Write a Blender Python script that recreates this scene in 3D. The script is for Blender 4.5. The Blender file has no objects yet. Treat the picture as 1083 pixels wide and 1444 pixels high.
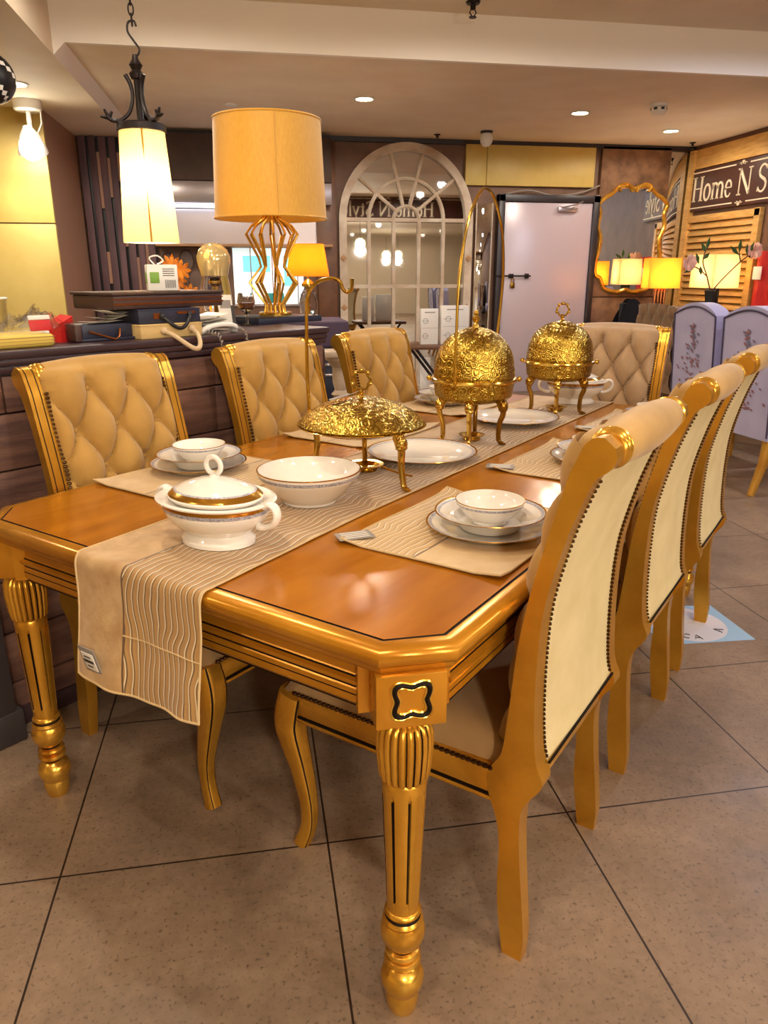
import bpy, bmesh, math, random
from mathutils import Matrix, Vector, noise
random.seed(7)
PI = math.pi
scene = bpy.context.scene
COL = scene.collection
def R(d): return math.radians(d)

# ------------------------------------------------------------------ materials
def lin(c):
    return c/12.92 if c <= 0.04045 else ((c+0.055)/1.055)**2.4
def hx(h):
    h = h.lstrip('#')
    return tuple(lin(int(h[i:i+2], 16)/255) for i in (0, 2, 4)) + (1.0,)
MATS = {}
class NT:
    def __init__(s, name):
        s.m = bpy.data.materials.new(name); s.m.use_nodes = True
        s.t = s.m.node_tree; s.n = s.t.nodes; s.n.clear()
        s.out = s.n.new('ShaderNodeOutputMaterial')
        s.b = s.n.new('ShaderNodeBsdfPrincipled')
        s.t.links.new(s.b.outputs[0], s.out.inputs[0])
        MATS[name] = s.m
    def new(s, typ, **kw):
        nd = s.n.new(typ)
        for k, v in kw.items():
            if hasattr(nd, k): setattr(nd, k, v)
        return nd
    def link(s, a, b): s.t.links.new(a, b)
    def math(s, op, a, b=None, c=None):
        nd = s.n.new('ShaderNodeMath'); nd.operation = op
        for i, v in enumerate((a, b, c)):
            if v is None: continue
            if isinstance(v, (int, float)): nd.inputs[i].default_value = v
            else: s.link(v, nd.inputs[i])
        return nd.outputs[0]
    def mix(s, f, a, b, mode='MIX'):
        nd = s.n.new('ShaderNodeMix'); nd.data_type = 'RGBA'; nd.blend_type = mode
        for i, v in ((0, f), (6, a), (7, b)):
            if isinstance(v, (int, float, tuple)): nd.inputs[i].default_value = v
            else: s.link(v, nd.inputs[i])
        return nd.outputs[2]
    def ramp(s, f, stops):
        nd = s.n.new('ShaderNodeValToRGB'); e = nd.color_ramp.elements
        while len(e) < len(stops): e.new(0.5)
        for i, (p, c) in enumerate(stops): e[i].position = p; e[i].color = c
        s.link(f, nd.inputs[0]); return nd.outputs[0]
    def coord(s, which='Object'):
        return s.n.new('ShaderNodeTexCoord').outputs[which]
    def noise(s, vec, scale, detail=4, rough=0.55, dist=0):
        nd = s.n.new('ShaderNodeTexNoise')
        nd.inputs['Scale'].default_value = scale; nd.inputs['Detail'].default_value = detail
        nd.inputs['Roughness'].default_value = rough; nd.inputs['Distortion'].default_value = dist
        s.link(vec, nd.inputs['Vector']); return nd.outputs['Fac']
    def scalev(s, vec, sc, loc=(0, 0, 0)):
        nd = s.n.new('ShaderNodeMapping'); nd.inputs['Scale'].default_value = sc
        nd.inputs['Location'].default_value = loc
        s.link(vec, nd.inputs['Vector']); return nd.outputs[0]
    def bump(s, h, strength, dist=0.01):
        nd = s.n.new('ShaderNodeBump'); nd.inputs['Strength'].default_value = strength
        nd.inputs['Distance'].default_value = dist
        s.link(h, nd.inputs['Height']); s.link(nd.outputs[0], s.b.inputs['Normal'])
    def set(s, **kw):
        names = dict(color='Base Color', rough='Roughness', metal='Metallic', coat='Coat Weight', sheen='Sheen Weight',
                     ior='IOR', trans='Transmission Weight', alpha='Alpha', spec='Specular IOR Level', ec='Emission Color', es='Emission Strength', coatr='Coat Roughness')
        for k, v in kw.items():
            i = s.b.inputs[names[k]]
            if isinstance(v, (int, float, tuple)): i.default_value = v
            else: s.link(v, i)
        return s
def mat(name, c, rough=0.5, metal=0, c2=None, nscale=5, bump=0, bscale=60, stretch=(1, 1, 1), lo=0.35, hi=0.7, **kw):
    t = NT(name); t.set(rough=rough, metal=metal, **kw)
    v = t.coord('Object')
    if stretch != (1, 1, 1): v = t.scalev(v, stretch)
    if c2: t.set(color=t.ramp(t.noise(v, nscale), [(lo, hx(c)), (hi, hx(c2))]))
    else: t.set(color=hx(c))
    if bump: t.bump(t.noise(v, bscale, 3), bump)
    return t.m
def emit(name, c, strength, base='#ffffff'):
    t = NT(name); t.set(color=hx(base), ec=hx(c), es=strength, rough=0.5); return t.m
def glass(name, c='#ffffff', rough=0.02, alpha=1.0, ior=1.45):
    t = NT(name); t.set(color=hx(c), rough=rough, trans=1.0, ior=ior, alpha=alpha); return t.m

mat('gold', '#DDA53A', 0.27, 0.72, '#C58A26', 9, 0.05, 90, lo=0.4, hi=0.8)
mat('gold_bright', '#EDBD50', 0.22, 0.8, '#CB8B26', 14)
mat('gold_dull', '#CD9A3E', 0.38, 0.40, '#AF7420', 8, 0.05, 90, lo=0.4, hi=0.8)
mat('inlay', '#150B05', 0.6, spec=0.15)
mat('table_top', '#B8741A', 0.20, 0.15, '#9C590A', 2.2, 0.010, 160, (1, 5, 1), coat=0.22, coatr=0.10, spec=0.35)
mat('gold_edge', '#CE8F28', 0.24, 0.5, '#B8781A', 5)
mat('velvet', '#B98F45', 0.75, 0, '#A27A34', 7, 0.10, 300, sheen=0.25)
mat('velvet_taupe', '#B0906A', 0.65, 0, '#9A7A56', 7, 0.1, 300, sheen=0.35)
mat('cream_cloth', '#DDCB9C', 0.8, 0, '#CFBC8A', 8, 0.08, 350)
mat('nail', '#4A2E12', 0.3, 0.8)
mat('seat_cloth', '#B08A58', 0.7, 0, '#9A7444', 6, 0.08, 300, sheen=0.3)
mat('porcelain', '#EFE9DF', 0.10, 0, coat=0.5, coatr=0.05)
mat('gilt', '#C9963A', 0.2, 0.9)
mat('lattice', '#BDBBC0', 0.3, 0, '#8F8E9B', 260, lo=0.45, hi=0.55)
mat('brass_plain', '#D0AC52', 0.17, 1.0)
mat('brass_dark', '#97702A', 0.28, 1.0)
# engraved brass: scrolls and dots pressed into the metal
def engraved(name, scale):
    t = NT(name); v = t.coord('Object')
    wv = t.noise(v, 9*scale, 2)
    dv = t.new('ShaderNodeVectorMath'); dv.operation = 'MULTIPLY_ADD'
    nz = t.new('ShaderNodeTexNoise'); nz.inputs['Scale'].default_value = 14*scale; nz.inputs['Detail'].default_value = 1; t.link(v, nz.inputs['Vector'])
    t.link(nz.outputs['Color'], dv.inputs[0]); dv.inputs[1].default_value = (0.02/scale,)*3; t.link(v, dv.inputs[2])
    vo = t.new('ShaderNodeTexVoronoi'); vo.inputs['Scale'].default_value = 21*scale; vo.inputs['Randomness'].default_value = 0.75; t.link(dv.outputs[0], vo.inputs['Vector'])
    sw = t.math('SINE', t.math('MULTIPLY', vo.outputs['Distance'], 26.0))
    h = t.math('ADD', t.math('MULTIPLY', t.math('ADD', sw, 1.0), 0.34), t.math('MULTIPLY', t.noise(v, 120*scale, 2), 0.35))
    t.set(color=t.ramp(h, [(0.12, hx('#8A6C28')), (0.60, hx('#C4A548'))]), metal=1.0, rough=0.25)
    t.bump(h, 0.45, 0.0024); return t.m
engraved('brass_engraved', 1.9)
mat('gold_wire', '#E3B24A', 0.25, 0.75)
# cloth with wavy woven lines: v > 0 lined half, v < 0 plain velvet half
def lined(name, plain, base, light, dark, pitch):
    t = NT(name); uv = t.coord('UV'); sx = t.new('ShaderNodeSeparateXYZ'); t.link(uv, sx.inputs[0])
    u, v = sx.outputs[0], sx.outputs[1]
    wob = t.noise(t.scalev(uv, (7.5, 4, 1)), 1.3, 1)
    vv = t.math('ADD', v, t.math('MULTIPLY', t.math('SUBTRACT', wob, 0.5), 0.060))
    s = t.math('FRACT', t.math('DIVIDE', vv, pitch))
    lines = t.ramp(s, [(0.0, hx(light)), (0.10, hx(light)), (0.15, hx(dark)), (0.23, hx(dark)), (0.34, hx(base)), (0.93, hx(base)), (0.985, hx(light))])
    pl = t.ramp(t.noise(uv, 14, 4), [(0.35, hx(plain)), (0.7, hx(base))])
    m = t.math('GREATER_THAN', v, 0.0)
    seam = t.math('LESS_THAN', t.math('ABSOLUTE', v), 0.0022)
    c = t.mix(m, pl, lines); c = t.mix(seam, c, hx('#5E4121'))
    t.set(color=c, rough=0.55, sheen=0.3)
    t.bump(t.math('ADD', t.math('MULTIPLY', t.math('SINE', t.math('MULTIPLY', s, 6.283)), t.math('MULTIPLY', m, 0.25)), t.math('MULTIPLY', t.noise(uv, 24, 3), 1.0)), 0.40, 0.006)
    return t.m
lined('runner_cloth', '#C6A372', '#A9814C', '#E8D4AA', '#5C3F20', 0.0160)
lined('mat_cloth', '#D6B98A', '#C6A36C', '#EAD6AE', '#8A683C', 0.0150)
mat('hem', '#C8AC7C', 0.6)
# floor: 60 cm stone tiles with thin dark joints
def floor_mat():
    t = NT('floor_tile'); v = t.coord('Object')
    br = t.new('ShaderNodeTexBrick'); br.offset = 0.0; br.squash = 1.0
    br.inputs['Scale'].default_value = 1.0; br.inputs['Brick Width'].default_value = 0.607; br.inputs['Row Height'].default_value = 0.6
    br.inputs['Mortar Size'].default_value = 0.0028; br.inputs['Mortar Smooth'].default_value = 0.3; br.inputs['Bias'].default_value = 0
    br.inputs['Color1'].default_value = (1, 1, 1, 1); br.inputs['Color2'].default_value = (0.86, 0.86, 0.86, 1); br.inputs['Mortar'].default_value = (0, 0, 0, 1)
    t.link(t.scalev(v, (1, 1, 1), (-0.117+6.07, -1.44+6.0, 0)), br.inputs['Vector'])
    big = t.ramp(t.noise(v, 2.1, 5, 0.6), [(0.3, hx('#766352')), (0.7, hx('#A2886F'))])
    sp = t.ramp(t.noise(v, 105, 3), [(0.30, (0.50, 0.48, 0.46, 1)), (0.43, (1, 1, 1, 1))])
    sp = t.mix(1.0, sp, t.ramp(t.noise(v, 38, 4), [(0.3, (0.82, 0.81, 0.80, 1)), (0.65, (1, 1, 1, 1))]), 'MULTIPLY')
    c = t.mix(1.0, big, sp, 'MULTIPLY')
    c = t.mix(0.25, c, t.mix(1.0, c, br.outputs['Color'], 'MULTIPLY'))
    c = t.mix(br.outputs['Fac'], c, hx('#2A1D14'))
    t.set(color=c, rough=t.ramp(t.noise(v, 6, 3), [(0.3, (0.34,)*3+(1,)), (0.7, (0.5,)*3+(1,))]))
    t.bump(t.math('SUBTRACT', t.noise(v, 45, 4), t.math('MULTIPLY', br.outputs['Fac'], 2.0)), 0.12, 0.004)
floor_mat()
mat('ceiling_paint', '#EADBC4', 0.7, 0, '#E2D0B6', 3)
mat('ceiling_paint_lit', '#F6EEE2', 0.5)  # ceiling paint again, lightened to put the fascia's light into the colour
mat('wall_brown', '#7A5A46', 0.6, 0, '#664938', 5)
mat('wall_brown_dark', '#4C352A', 0.55, 0, '#3A2820', 4)
mat('hall_paint', '#CBB89E', 0.6)
mat('yellow_panel', '#CDB568', 0.45, 0, '#C2A858', 4)
mat('tan_panel', '#9D7660', 0.6)
mat('plank_violet', '#6A4A4E', 0.6, 0, '#422A31', 9, 0.1, 40, (1, 1, 0.12))
mat('door_white', '#BDAFB8', 0.28, 0.05)
mat('door_frame', '#2A2125', 0.4)
mat('rust_stone', '#8F6A4C', 0.75, 0, '#563A28', 6, 0.25, 22)
mat('sign_brown', '#4F2D22', 0.5, 0, '#45261E', 3)
mat('sign_letter', '#EBDDBE', 0.5)
mat('shutter_pine', '#DDB064', 0.5, 0, '#C4924A', 6, 0.03, 60, (1, 1, 6))
mat('mirror', '#D9D9D6', 0.02, 1.0)
mat('white_wood', '#CFC1AE', 0.5, 0, '#A98F74', 5, 0.08, 40)
mat('iron', '#241B1A', 0.45, 0.5)
mat('black_plastic', '#17161A', 0.4)
mat('black_fabric', '#17161A', 0.85)
mat('white_plastic', '#E9E6E0', 0.35)
mat('grey_card', '#8F8780', 0.5)
mat('ink', '#3B3634', 0.6)
mat('paper', '#E8E2D6', 0.7)
mat('counter_plank', '#85604F', 0.5, 0, '#412A2A', 4, 0.12, 26, (0.8, 1, 7), lo=0.3, hi=0.75)
mat('counter_dark', '#412B2E', 0.42, 0, '#2E1E24', 6, 0.03, 50, (0.3, 1, 6))
mat('post_grey', '#3C3638', 0.5)
mat('shade_silk', '#D8A63C', 0.55, 0, '#CC9632', 40, 0.05, 250, (8, 8, 1), sheen=0.3)
mat('brown_box', '#4A322C', 0.5, 0, '#3A2521', 6)
mat('blue_box', '#23263B', 0.45)
mat('beige_box', '#D2B173', 0.6)
mat('beige_cord', '#C9B08A', 0.6)
mat('kraft', '#9A7048', 0.7)
mat('yellow_paper', '#D4B850', 0.6)
mat('red', '#C3211F', 0.45)
mat('green', '#79A63C', 0.5)
mat('wood_light', '#A97F55', 0.5)
mat('wood_brown', '#6E4527', 0.4, 0, '#54321B', 6)
mat('lilac_cloth', '#ADA9CC', 0.7, 0, '#9F9BC2', 6, 0.06, 300, sheen=0.4)
mat('lilac_piping', '#3F3650', 0.6)
mat('embroidery', '#8A5A60', 0.7)
mat('embroidery_grey', '#6E667C', 0.7)
mat('brown_cloth', '#8A6B4C', 0.75, 0, '#74573B', 6, sheen=0.2)
mat('purple_cloth', '#4B3C50', 0.8)
mat('leaf', '#4C6B33', 0.5, 0, '#33502A', 8)
mat('petal', '#F2C6B2', 0.6, 0, '#E0A594', 9)
mat('orange_flower', '#DE8B25', 0.6)
mat('bark', '#1F1712', 0.7)
mat('copper', '#A9683C', 0.25, 0.9)
mat('hex_stone', '#6A5448', 0.6, 0, '#54413A', 4)
mat('steel', '#B7AFB2', 0.25, 0.7)
mat('sticker_blue', '#9EC4E4', 0.5)
mat('sticker_white', '#DAD8E2', 0.5)
mat('teal', '#2AA5A8', 0.5)
mat('smoked_frame', '#332420', 0.5)
glass('clear_glass')
glass('plastic_film', '#F4F2EC', 0.12, 0.35, 1.2)
t = NT('amber_glass'); t.set(color=hx('#E9D59A'), rough=0.04, metal=0.55)
emit('lamp_glow', '#FFE9B8', 14)
emit('bulb_glow', '#FFF6E0', 45)
emit('downlight_glow', '#FFE8BE', 26)
emit('strip_glow', '#EAF2FF', 5)
emit('shop_glow', '#6FDDEC', 1.0, '#8FD9E2')
emit('shop_glow_white', '#D8F1F3', 0.85)
def translucent(name, c, mixf=0.75):
    t = NT(name); t.set(color=hx(c), rough=0.6)
    tr = t.new('ShaderNodeBsdfTranslucent'); tr.inputs[0].default_value = hx(c)
    mx = t.new('ShaderNodeMixShader'); mx.inputs[0].default_value = mixf
    t.link(t.b.outputs[0], mx.inputs[1]); t.link(tr.outputs[0], mx.inputs[2]); t.link(mx.outputs[0], t.out.inputs[0]); return t.m
translucent('shade_lit_warm', '#F2C064'); translucent('shade_lit_cream', '#F7E4BA'); translucent('shade_lit_orange', '#EFA63C'); translucent('pendant_shade', '#FBEBC6')
def inner_light(loc, power, parent_name, col=(1, 0.84, 0.6), r=0.03):
    l = bpy.data.lights.new(parent_name, 'POINT'); l.energy = power; l.color = col; l.shadow_soft_size = r
    o = bpy.data.objects.new(parent_name, l); COL.objects.link(o); o.location = loc; return o

# ------------------------------------------------------------------ mesh builder
class MB:
    def __init__(s):
        s.v = []; s.f = []; s.m = []; s.uv = {}; s.M = Matrix()
    def at(s, loc=(0, 0, 0), rz=0, rx=0, ry=0):
        s.M = Matrix.Translation(loc) @ Matrix.Rotation(rz, 4, 'Z') @ Matrix.Rotation(ry, 4, 'Y') @ Matrix.Rotation(rx, 4, 'X'); return s
    def add(s, vs, fs, mat=0, mats=None, uvs=None):
        o = len(s.v); s.v += [tuple(s.M @ Vector(p)) for p in vs]
        for i, f in enumerate(fs):
            if uvs: s.uv[len(s.f)] = [uvs[k] for k in f]
            s.f.append(tuple(o+k for k in f)); s.m.append(mats[i] if mats else mat)
        return s
    def box(s, c, d, bev=0, mat=0, seg=2, rz=0):
        x, y, z = d[0]/2, d[1]/2, d[2]/2
        bm = bmesh.new(); bmesh.ops.create_cube(bm, size=1)
        for v in bm.verts: v.co = Vector((v.co.x*2*x, v.co.y*2*y, v.co.z*2*z))
        if bev: bmesh.ops.bevel(bm, geom=list(bm.edges), offset=bev, segments=seg, affect='EDGES', profile=0.5)
        Rz = Matrix.Rotation(rz, 3, 'Z')
        vs = [Rz @ v.co + Vector(c) for v in bm.verts]; bm.verts.index_update()
        fs = [[v.index for v in f.verts] for f in bm.faces]; bm.free()
        return s.add(vs, fs, mat)
    def grid(s, fn, nu, nv, mat=0, uvfn=None, wrap_u=False, matfn=None):
        vs = []; uvs = [] if uvfn else None
        cu = nu if wrap_u else nu+1
        for i in range(cu):
            for j in range(nv+1):
                vs.append(fn(i/nu, j/nv))
                if uvfn: uvs.append(uvfn(i/nu, j/nv))
        fs = []; ms = []
        for i in range(nu):
            for j in range(nv):
                a = i*(nv+1)+j; b = ((i+1) % cu)*(nv+1)+j
                fs.append((a, b, b+1, a+1)); ms.append(matfn(i, j) if matfn else mat)
        return s.add(vs, fs, mats=ms, uvs=uvs)
    def lathe(s, prof, n=40, sx=1, sy=1, mats=None, rfn=None, colmat=None, axis='Z', c=(0, 0, 0), cap=True):
        vs = []; fs = []; ms = []; k = len(prof)
        for i, (r, z) in enumerate(prof):
            for j in range(n):
                a = 2*PI*j/n; rr = r if rfn is None else rfn(r, z, a, i, j)
                p = (rr*math.cos(a)*sx, rr*math.sin(a)*sy, z)
                if axis == 'Y': p = (p[0], z, p[1])
                if axis == 'X': p = (z, p[0], p[1])
                vs.append((p[0]+c[0], p[1]+c[1], p[2]+c[2]))
        for i in range(k-1):
            for j in range(n):
                fs.append((i*n+j, i*n+(j+1) % n, (i+1)*n+(j+1) % n, (i+1)*n+j))
                mm = mats[i] if mats else 0
                if colmat:
                    q = colmat(i, j)
                    if q is not None: mm = q
                ms.append(mm)
        if math.dist(prof[0], prof[-1]) < 1e-9: cap = False
        if cap and prof[0][0] > 1e-6: fs.append(tuple(range(n))); ms.append(mats[0] if mats else 0)
        if cap and prof[-1][0] > 1e-6: fs.append(tuple((k-1)*n+j for j in range(n))); ms.append(mats[-1] if mats else 0)
        return s.add(vs, fs, mats=ms)
    def tube(s, path, rad, n=10, closed=False, mat=0, flat=1.0, up=None, sq=0, colmat=None):
        P = [Vector(p) for p in path]; m = len(P)
        rads = rad if isinstance(rad, (list, tuple)) else [rad]*m
        T = []
        for i in range(m):
            a = P[(i-1) % m] if closed or i > 0 else P[i]; b = P[(i+1) % m] if closed or i < m-1 else P[i]
            T.append((b-a).normalized())
        u = Vector(up) if up else (Vector((0, 0, 1)) if abs(T[0].z) < 0.9 else Vector((1, 0, 0)))
        vs = []; fs = []; ms = []
        for i in range(m):
            u = (u - T[i]*u.dot(T[i]))
            u = u.normalized() if u.length > 1e-6 else T[i].orthogonal().normalized()
            w = T[i].cross(u)
            for j in range(n):
                a = 2*PI*(j+0.5)/n; ca, sa = math.cos(a), math.sin(a)
                if sq:
                    k = (abs(ca)**sq+abs(sa)**sq)**(-1.0/sq); ca *= k; sa *= k
                vs.append(P[i]+u*(rads[i]*ca)+w*(rads[i]*flat*sa))
        for i in range(m if closed else m-1):
            for j in range(n):
                i2 = (i+1) % m
                fs.append((i*n+j, i*n+(j+1) % n, i2*n+(j+1) % n, i2*n+j)); ms.append(colmat[j] if colmat and j in colmat else mat)
        if not closed:
            fs.append(tuple(range(n))); fs.append(tuple((m-1)*n+j for j in range(n))); ms += [mat, mat]
        return s.add(vs, fs, mats=ms)
    def sphere(s, c, r, n=12, k=8, mat=0, sz=1):
        return s.lathe([(r*math.sin(PI*i/k) if 0 < i < k else 0.0, -r*sz*math.cos(PI*i/k)) for i in range(k+1)], n, c=c, mats=[mat]*(k+1))
    def prism(s, poly, z0, z1, mat=0):
        n = len(poly)
        vs = [(x, y, z0) for x, y in poly]+[(x, y, z1) for x, y in poly]
        fs = [tuple(range(n)), tuple(range(n, 2*n))]+[(i, (i+1) % n, n+(i+1) % n, n+i) for i in range(n)]
        return s.add(vs, fs, mat)
    def ext_y(s, prof, ys, matfn=None, yfn=None):          # closed outline in (x, z), extruded through the given y values
        n = len(prof); vs = [(x, yfn(y, z) if yfn else y, z) for y in ys for x, z in prof]; fs = []; ms = []
        for j in range(len(ys)-1):
            for i in range(n):
                fs.append((j*n+i, j*n+(i+1) % n, (j+1)*n+(i+1) % n, (j+1)*n+i)); ms.append(matfn(i, j) if matfn else 0)
        # caps as strips between front and rear halves
        h = n//2
        for base in (0, (len(ys)-1)*n):
            for i in range(h-1):
                fs.append((base+i, base+i+1, base+n-2-i, base+n-1-i)); ms.append(0)
        return s.add(vs, fs, mats=ms)
    def obj(s, name, mats, parent=None, loc=None, rz=0, sharp=35, label=None):
        me = bpy.data.meshes.new(name); me.from_pydata(s.v, [], s.f)
        for m in (mats if isinstance(mats, (list, tuple)) else [mats]): me.materials.append(MATS[m])
        me.polygons.foreach_set('material_index', s.m)
        if s.uv:
            ul = me.uv_layers.new(name='UVMap')
            for p in me.polygons:
                if p.index in s.uv:
                    for li, uv in zip(p.loop_indices, s.uv[p.index]): ul.data[li].uv = uv
        bm = bmesh.new(); bm.from_mesh(me); bmesh.ops.recalc_face_normals(bm, faces=bm.faces); bm.to_mesh(me); bm.free()
        me.polygons.foreach_set('use_smooth', [True]*len(me.polygons))
        me.set_sharp_from_angle(angle=R(sharp)); me.update()
        o = bpy.data.objects.new(name, me); COL.objects.link(o)
        if parent: o.parent = parent
        if loc: o.location = loc
        if rz: o.rotation_euler = (0, 0, rz)
        if label: o['label'] = label
        return o
def thing(name, label, cat, loc=(0, 0, 0), rz=0, group=None):
    o = bpy.data.objects.new(name, None); COL.objects.link(o); o.empty_display_size = 0.1
    o.location = loc; o.rotation_euler = (0, 0, rz); o['label'] = label; o['category'] = cat
    if group: o['group'] = group
    return o
def tag(o, label, cat, group=None):
    o['label'] = label; o['category'] = cat
    if group: o['group'] = group
    return o
def struct(o): o['kind'] = 'structure'; return o
def dup(root, loc, rz, label, group=None):
    r = root.copy(); COL.objects.link(r); r.location = loc; r.rotation_euler = (0, 0, rz); r['label'] = label
    if group: r['group'] = group
    for ch in list(root.children):
        c = ch.copy(); COL.objects.link(c); c.parent = r
        for g in list(ch.children):
            d = g.copy(); COL.objects.link(d); d.parent = c
    return r
def spline(pts, n=6, closed=False):
    P = [Vector(p) for p in pts]; out = []; m = len(P)
    for i in range(m if closed else m-1):
        g = lambda k: P[k % m] if closed else P[max(0, min(m-1, k))]
        a, b, c, d = g(i-1), g(i), g(i+1), g(i+2)
        for j in range(n):
            t = j/n
            out.append(0.5*((2*b)+(c-a)*t+(2*a-5*b+4*c-d)*t*t+(3*b-a-3*c+d)*t*t*t))
    if not closed: out.append(P[-1])
    return out

# frames: the dining table and the counter stand at an angle in the room
TA = R(46.3); TO = Vector((-0.176, 1.377, 0))
def T(x, y, z=0): return tuple(TO + Vector((math.cos(TA)*x-math.sin(TA)*y, math.sin(TA)*x+math.cos(TA)*y, z)))
CA = R(40); CO = Vector((-0.795, 2.047, 0))
def K(x, y, z=0): return tuple(CO + Vector((math.cos(CA)*x-math.sin(CA)*y, math.sin(CA)*x+math.cos(CA)*y, z)))
TT = 0.770     # table top height
CT = 1.100     # counter top height
# ------------------------------------------------------------------ the room
def slab(name, a, b, m, bev=0):
    mb = MB(); mb.box([(a[i]+b[i])/2 for i in range(3)], [b[i]-a[i] for i in range(3)], bev)
    return struct(mb.obj(name, m))
slab('floor', (-3.6, -9.1, -0.1), (9.1, 8.3, 0), 'floor_tile')
slab('ceiling_front', (-3.6, -9.1, 2.45), (9.1, -0.84, 2.98), 'ceiling_paint')
slab('wall_return', (5.0, -0.95, 0), (9.1, -0.80, 2.9), 'wall_brown')
slab('wall_far', (9.0, -9.1, 0), (9.1, -0.80, 2.9), 'wall_brown')
slab('ceiling', (-1.07, -0.84, 2.88), (5.0, 5.34, 2.98), 'ceiling_paint')
slab('ceiling_back', (-1.0, 5.34, 2.61), (5.0, 8.3, 2.98), 'ceiling_paint')
slab('trim_fascia', (-1.07, 5.30, 2.61), (4.9, 5.34, 2.88), 'ceiling_paint_lit')
mb = MB()   # lower soffit on the left with its sloping edge
mb.add([(-3.6, -0.84, 2.54), (-1.07, -0.84, 2.54), (-1.07, 8.2, 2.54), (-3.6, 8.2, 2.54), (-3.6, -0.84, 2.98), (-1.07, -0.84, 2.98), (-1.07, 8.2, 2.98), (-3.6, 8.2, 2.98)],
       [(0, 1, 2, 3), (4, 5, 6, 7), (0, 1, 5, 4), (1, 2, 6, 5), (2, 3, 7, 6), (3, 0, 4, 7)])
struct(mb.obj('ceiling_left', 'ceiling_paint'))
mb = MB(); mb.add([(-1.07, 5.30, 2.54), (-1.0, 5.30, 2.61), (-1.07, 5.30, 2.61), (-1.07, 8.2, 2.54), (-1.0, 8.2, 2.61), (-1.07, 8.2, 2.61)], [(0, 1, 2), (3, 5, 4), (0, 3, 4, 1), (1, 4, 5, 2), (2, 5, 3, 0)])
struct(mb.obj('trim_soffit', 'ceiling_paint_lit'))
slab('wall_back', (-1.54, 8.2, 0), (4.9, 8.3, 2.61), 'wall_brown')
slab('wall_right', (4.9, -0.9, 0), (5.0, 8.3, 2.9), 'wall_brown')
slab('wall_left', (-3.6, -9.1, 0), (-3.5, 6.94, 2.6), 'yellow_panel')
slab('wall_front', (-3.6, -9.1, 0), (9.1, -9.0, 2.9), 'hall_paint')
slab('wall_pier', (-3.6, 6.94, 0), (-1.54, 8.3, 2.54), 'tan_panel')
mb = MB(); mb.box((-2.545, 6.92, 0.842), (2.01, 0.04, 1.684), 0.003); mb.box((-2.545, 6.92, 2.117), (2.01, 0.04, 0.846), 0.003)
struct(mb.obj('trim_pier', 'yellow_panel'))
slab('trim_top', (-1.0, 8.15, 2.565), (4.9, 8.2, 2.61), 'door_frame')

# back wall, from left to right
s = thing('slatted_screen', 'dark violet-brown slatted wooden screen standing against the back wall beside the yellow pier', 'screen', (-1.2, 8.1, 0))
mb = MB(); mb.box((0, 0.06, 1.27), (0.64, 0.02, 2.54)); mb.obj('backing', 'black_plastic', s)
mb = MB(); rng = random.Random(3)
for k in range(7):
    x = -0.285+k*0.093
    mb.box((x, 0.0 if k % 2 else 0.02, 1.27), (0.060 if k % 2 else 0.068, 0.025, 2.53), 0.004)
mb.obj('slat', 'plank_violet', s)
mb = MB()  # pale strips stand in for light showing through the gaps
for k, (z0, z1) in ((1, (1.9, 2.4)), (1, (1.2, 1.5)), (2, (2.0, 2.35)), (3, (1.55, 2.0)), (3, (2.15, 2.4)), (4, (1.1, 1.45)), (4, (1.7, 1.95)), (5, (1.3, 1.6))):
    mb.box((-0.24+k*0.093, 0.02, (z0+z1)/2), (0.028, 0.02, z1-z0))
mb.obj('gap_light_strip', 'tan_panel', s, label='pale strips standing in for light through the slat gaps')

mb = MB(); mb.box((0.0, 8.08, 2.36), (1.75, 0.24, 0.41), 0.004); struct(mb.obj('trim_bulkhead', 'wall_brown_dark'))
s = thing('display_canopy', 'grey metal canopy with a white strip light under the dark bulkhead', 'canopy', (0, 8.08, 0))
mb = MB(); mb.box((0.0, 0, 2.05), (1.75, 0.22, 0.20), 0.006); mb.obj('hood', 'steel', s)
mb = MB(); mb.box((-0.2, -0.10, 1.925), (1.1, 0.05, 0.03), 0.006); mb.obj('strip_light', 'strip_glow', s, label='bright white strip light')
mb = MB(); mb.box((0.0, 0.09, 1.74), (1.75, 0.03, 0.34)); mb.obj('back_panel', 'steel', s)
mb = MB(); mb.box((0.0, 0.0, 1.565), (1.75, 0.22, 0.025), 0.003); mb.obj('shelf', 'wood_light', s)
mb = MB()
hexes = [(-0.78, 1.38, .10), (-0.60, 1.42, .09), (-0.43, 1.42, .10), (-0.70, 1.20, .09), (-0.52, 1.22, .10), (-0.36, 1.18, .09), (-0.60, 1.00, .10), (-0.42, 0.97, .09), (-0.26, 1.40, .08), (-0.24, 1.08, .08)]
for hxx, hz, r in hexes:
    mb.at((hxx, 8.18, hz)); mb.lathe([(r*0.96, 0), (r, -0.01), (r*0.85, -0.03), (0, -0.034)], 12, sx=0.8, sy=1.25, axis='Y')
mb.at(); tag(mb.obj('stone_wall_decor', 'hex_stone', sharp=20), 'cluster of rounded brown stone plaques on the wall under the canopy', 'wall decor')
s = thing('lit_shop_opening', 'bright cyan and white lit shop opening behind the tall gold lamp', 'shop opening', (0.22, 8.19, 1.27))
mb = MB(); mb.box((0, 0, 0), (0.72, 0.02, 0.58)); mb.obj('white_interior', 'shop_glow_white', s)
mb = MB(); mb.box((-0.12, -0.012, 0.12), (0.28, 0.01, 0.16), 0.002); mb.box((0.22, -0.012, 0.05), (0.12, 0.01, 0.3), 0.002); mb.obj('cyan_screen', 'shop_glow', s, label='cyan lit panels')
mb = MB(); mb.box((0.05, -0.015, -0.22), (0.2, 0.012, 0.1), 0.002); mb.obj('counter_front', 'teal', s)
mb = MB()
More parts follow.
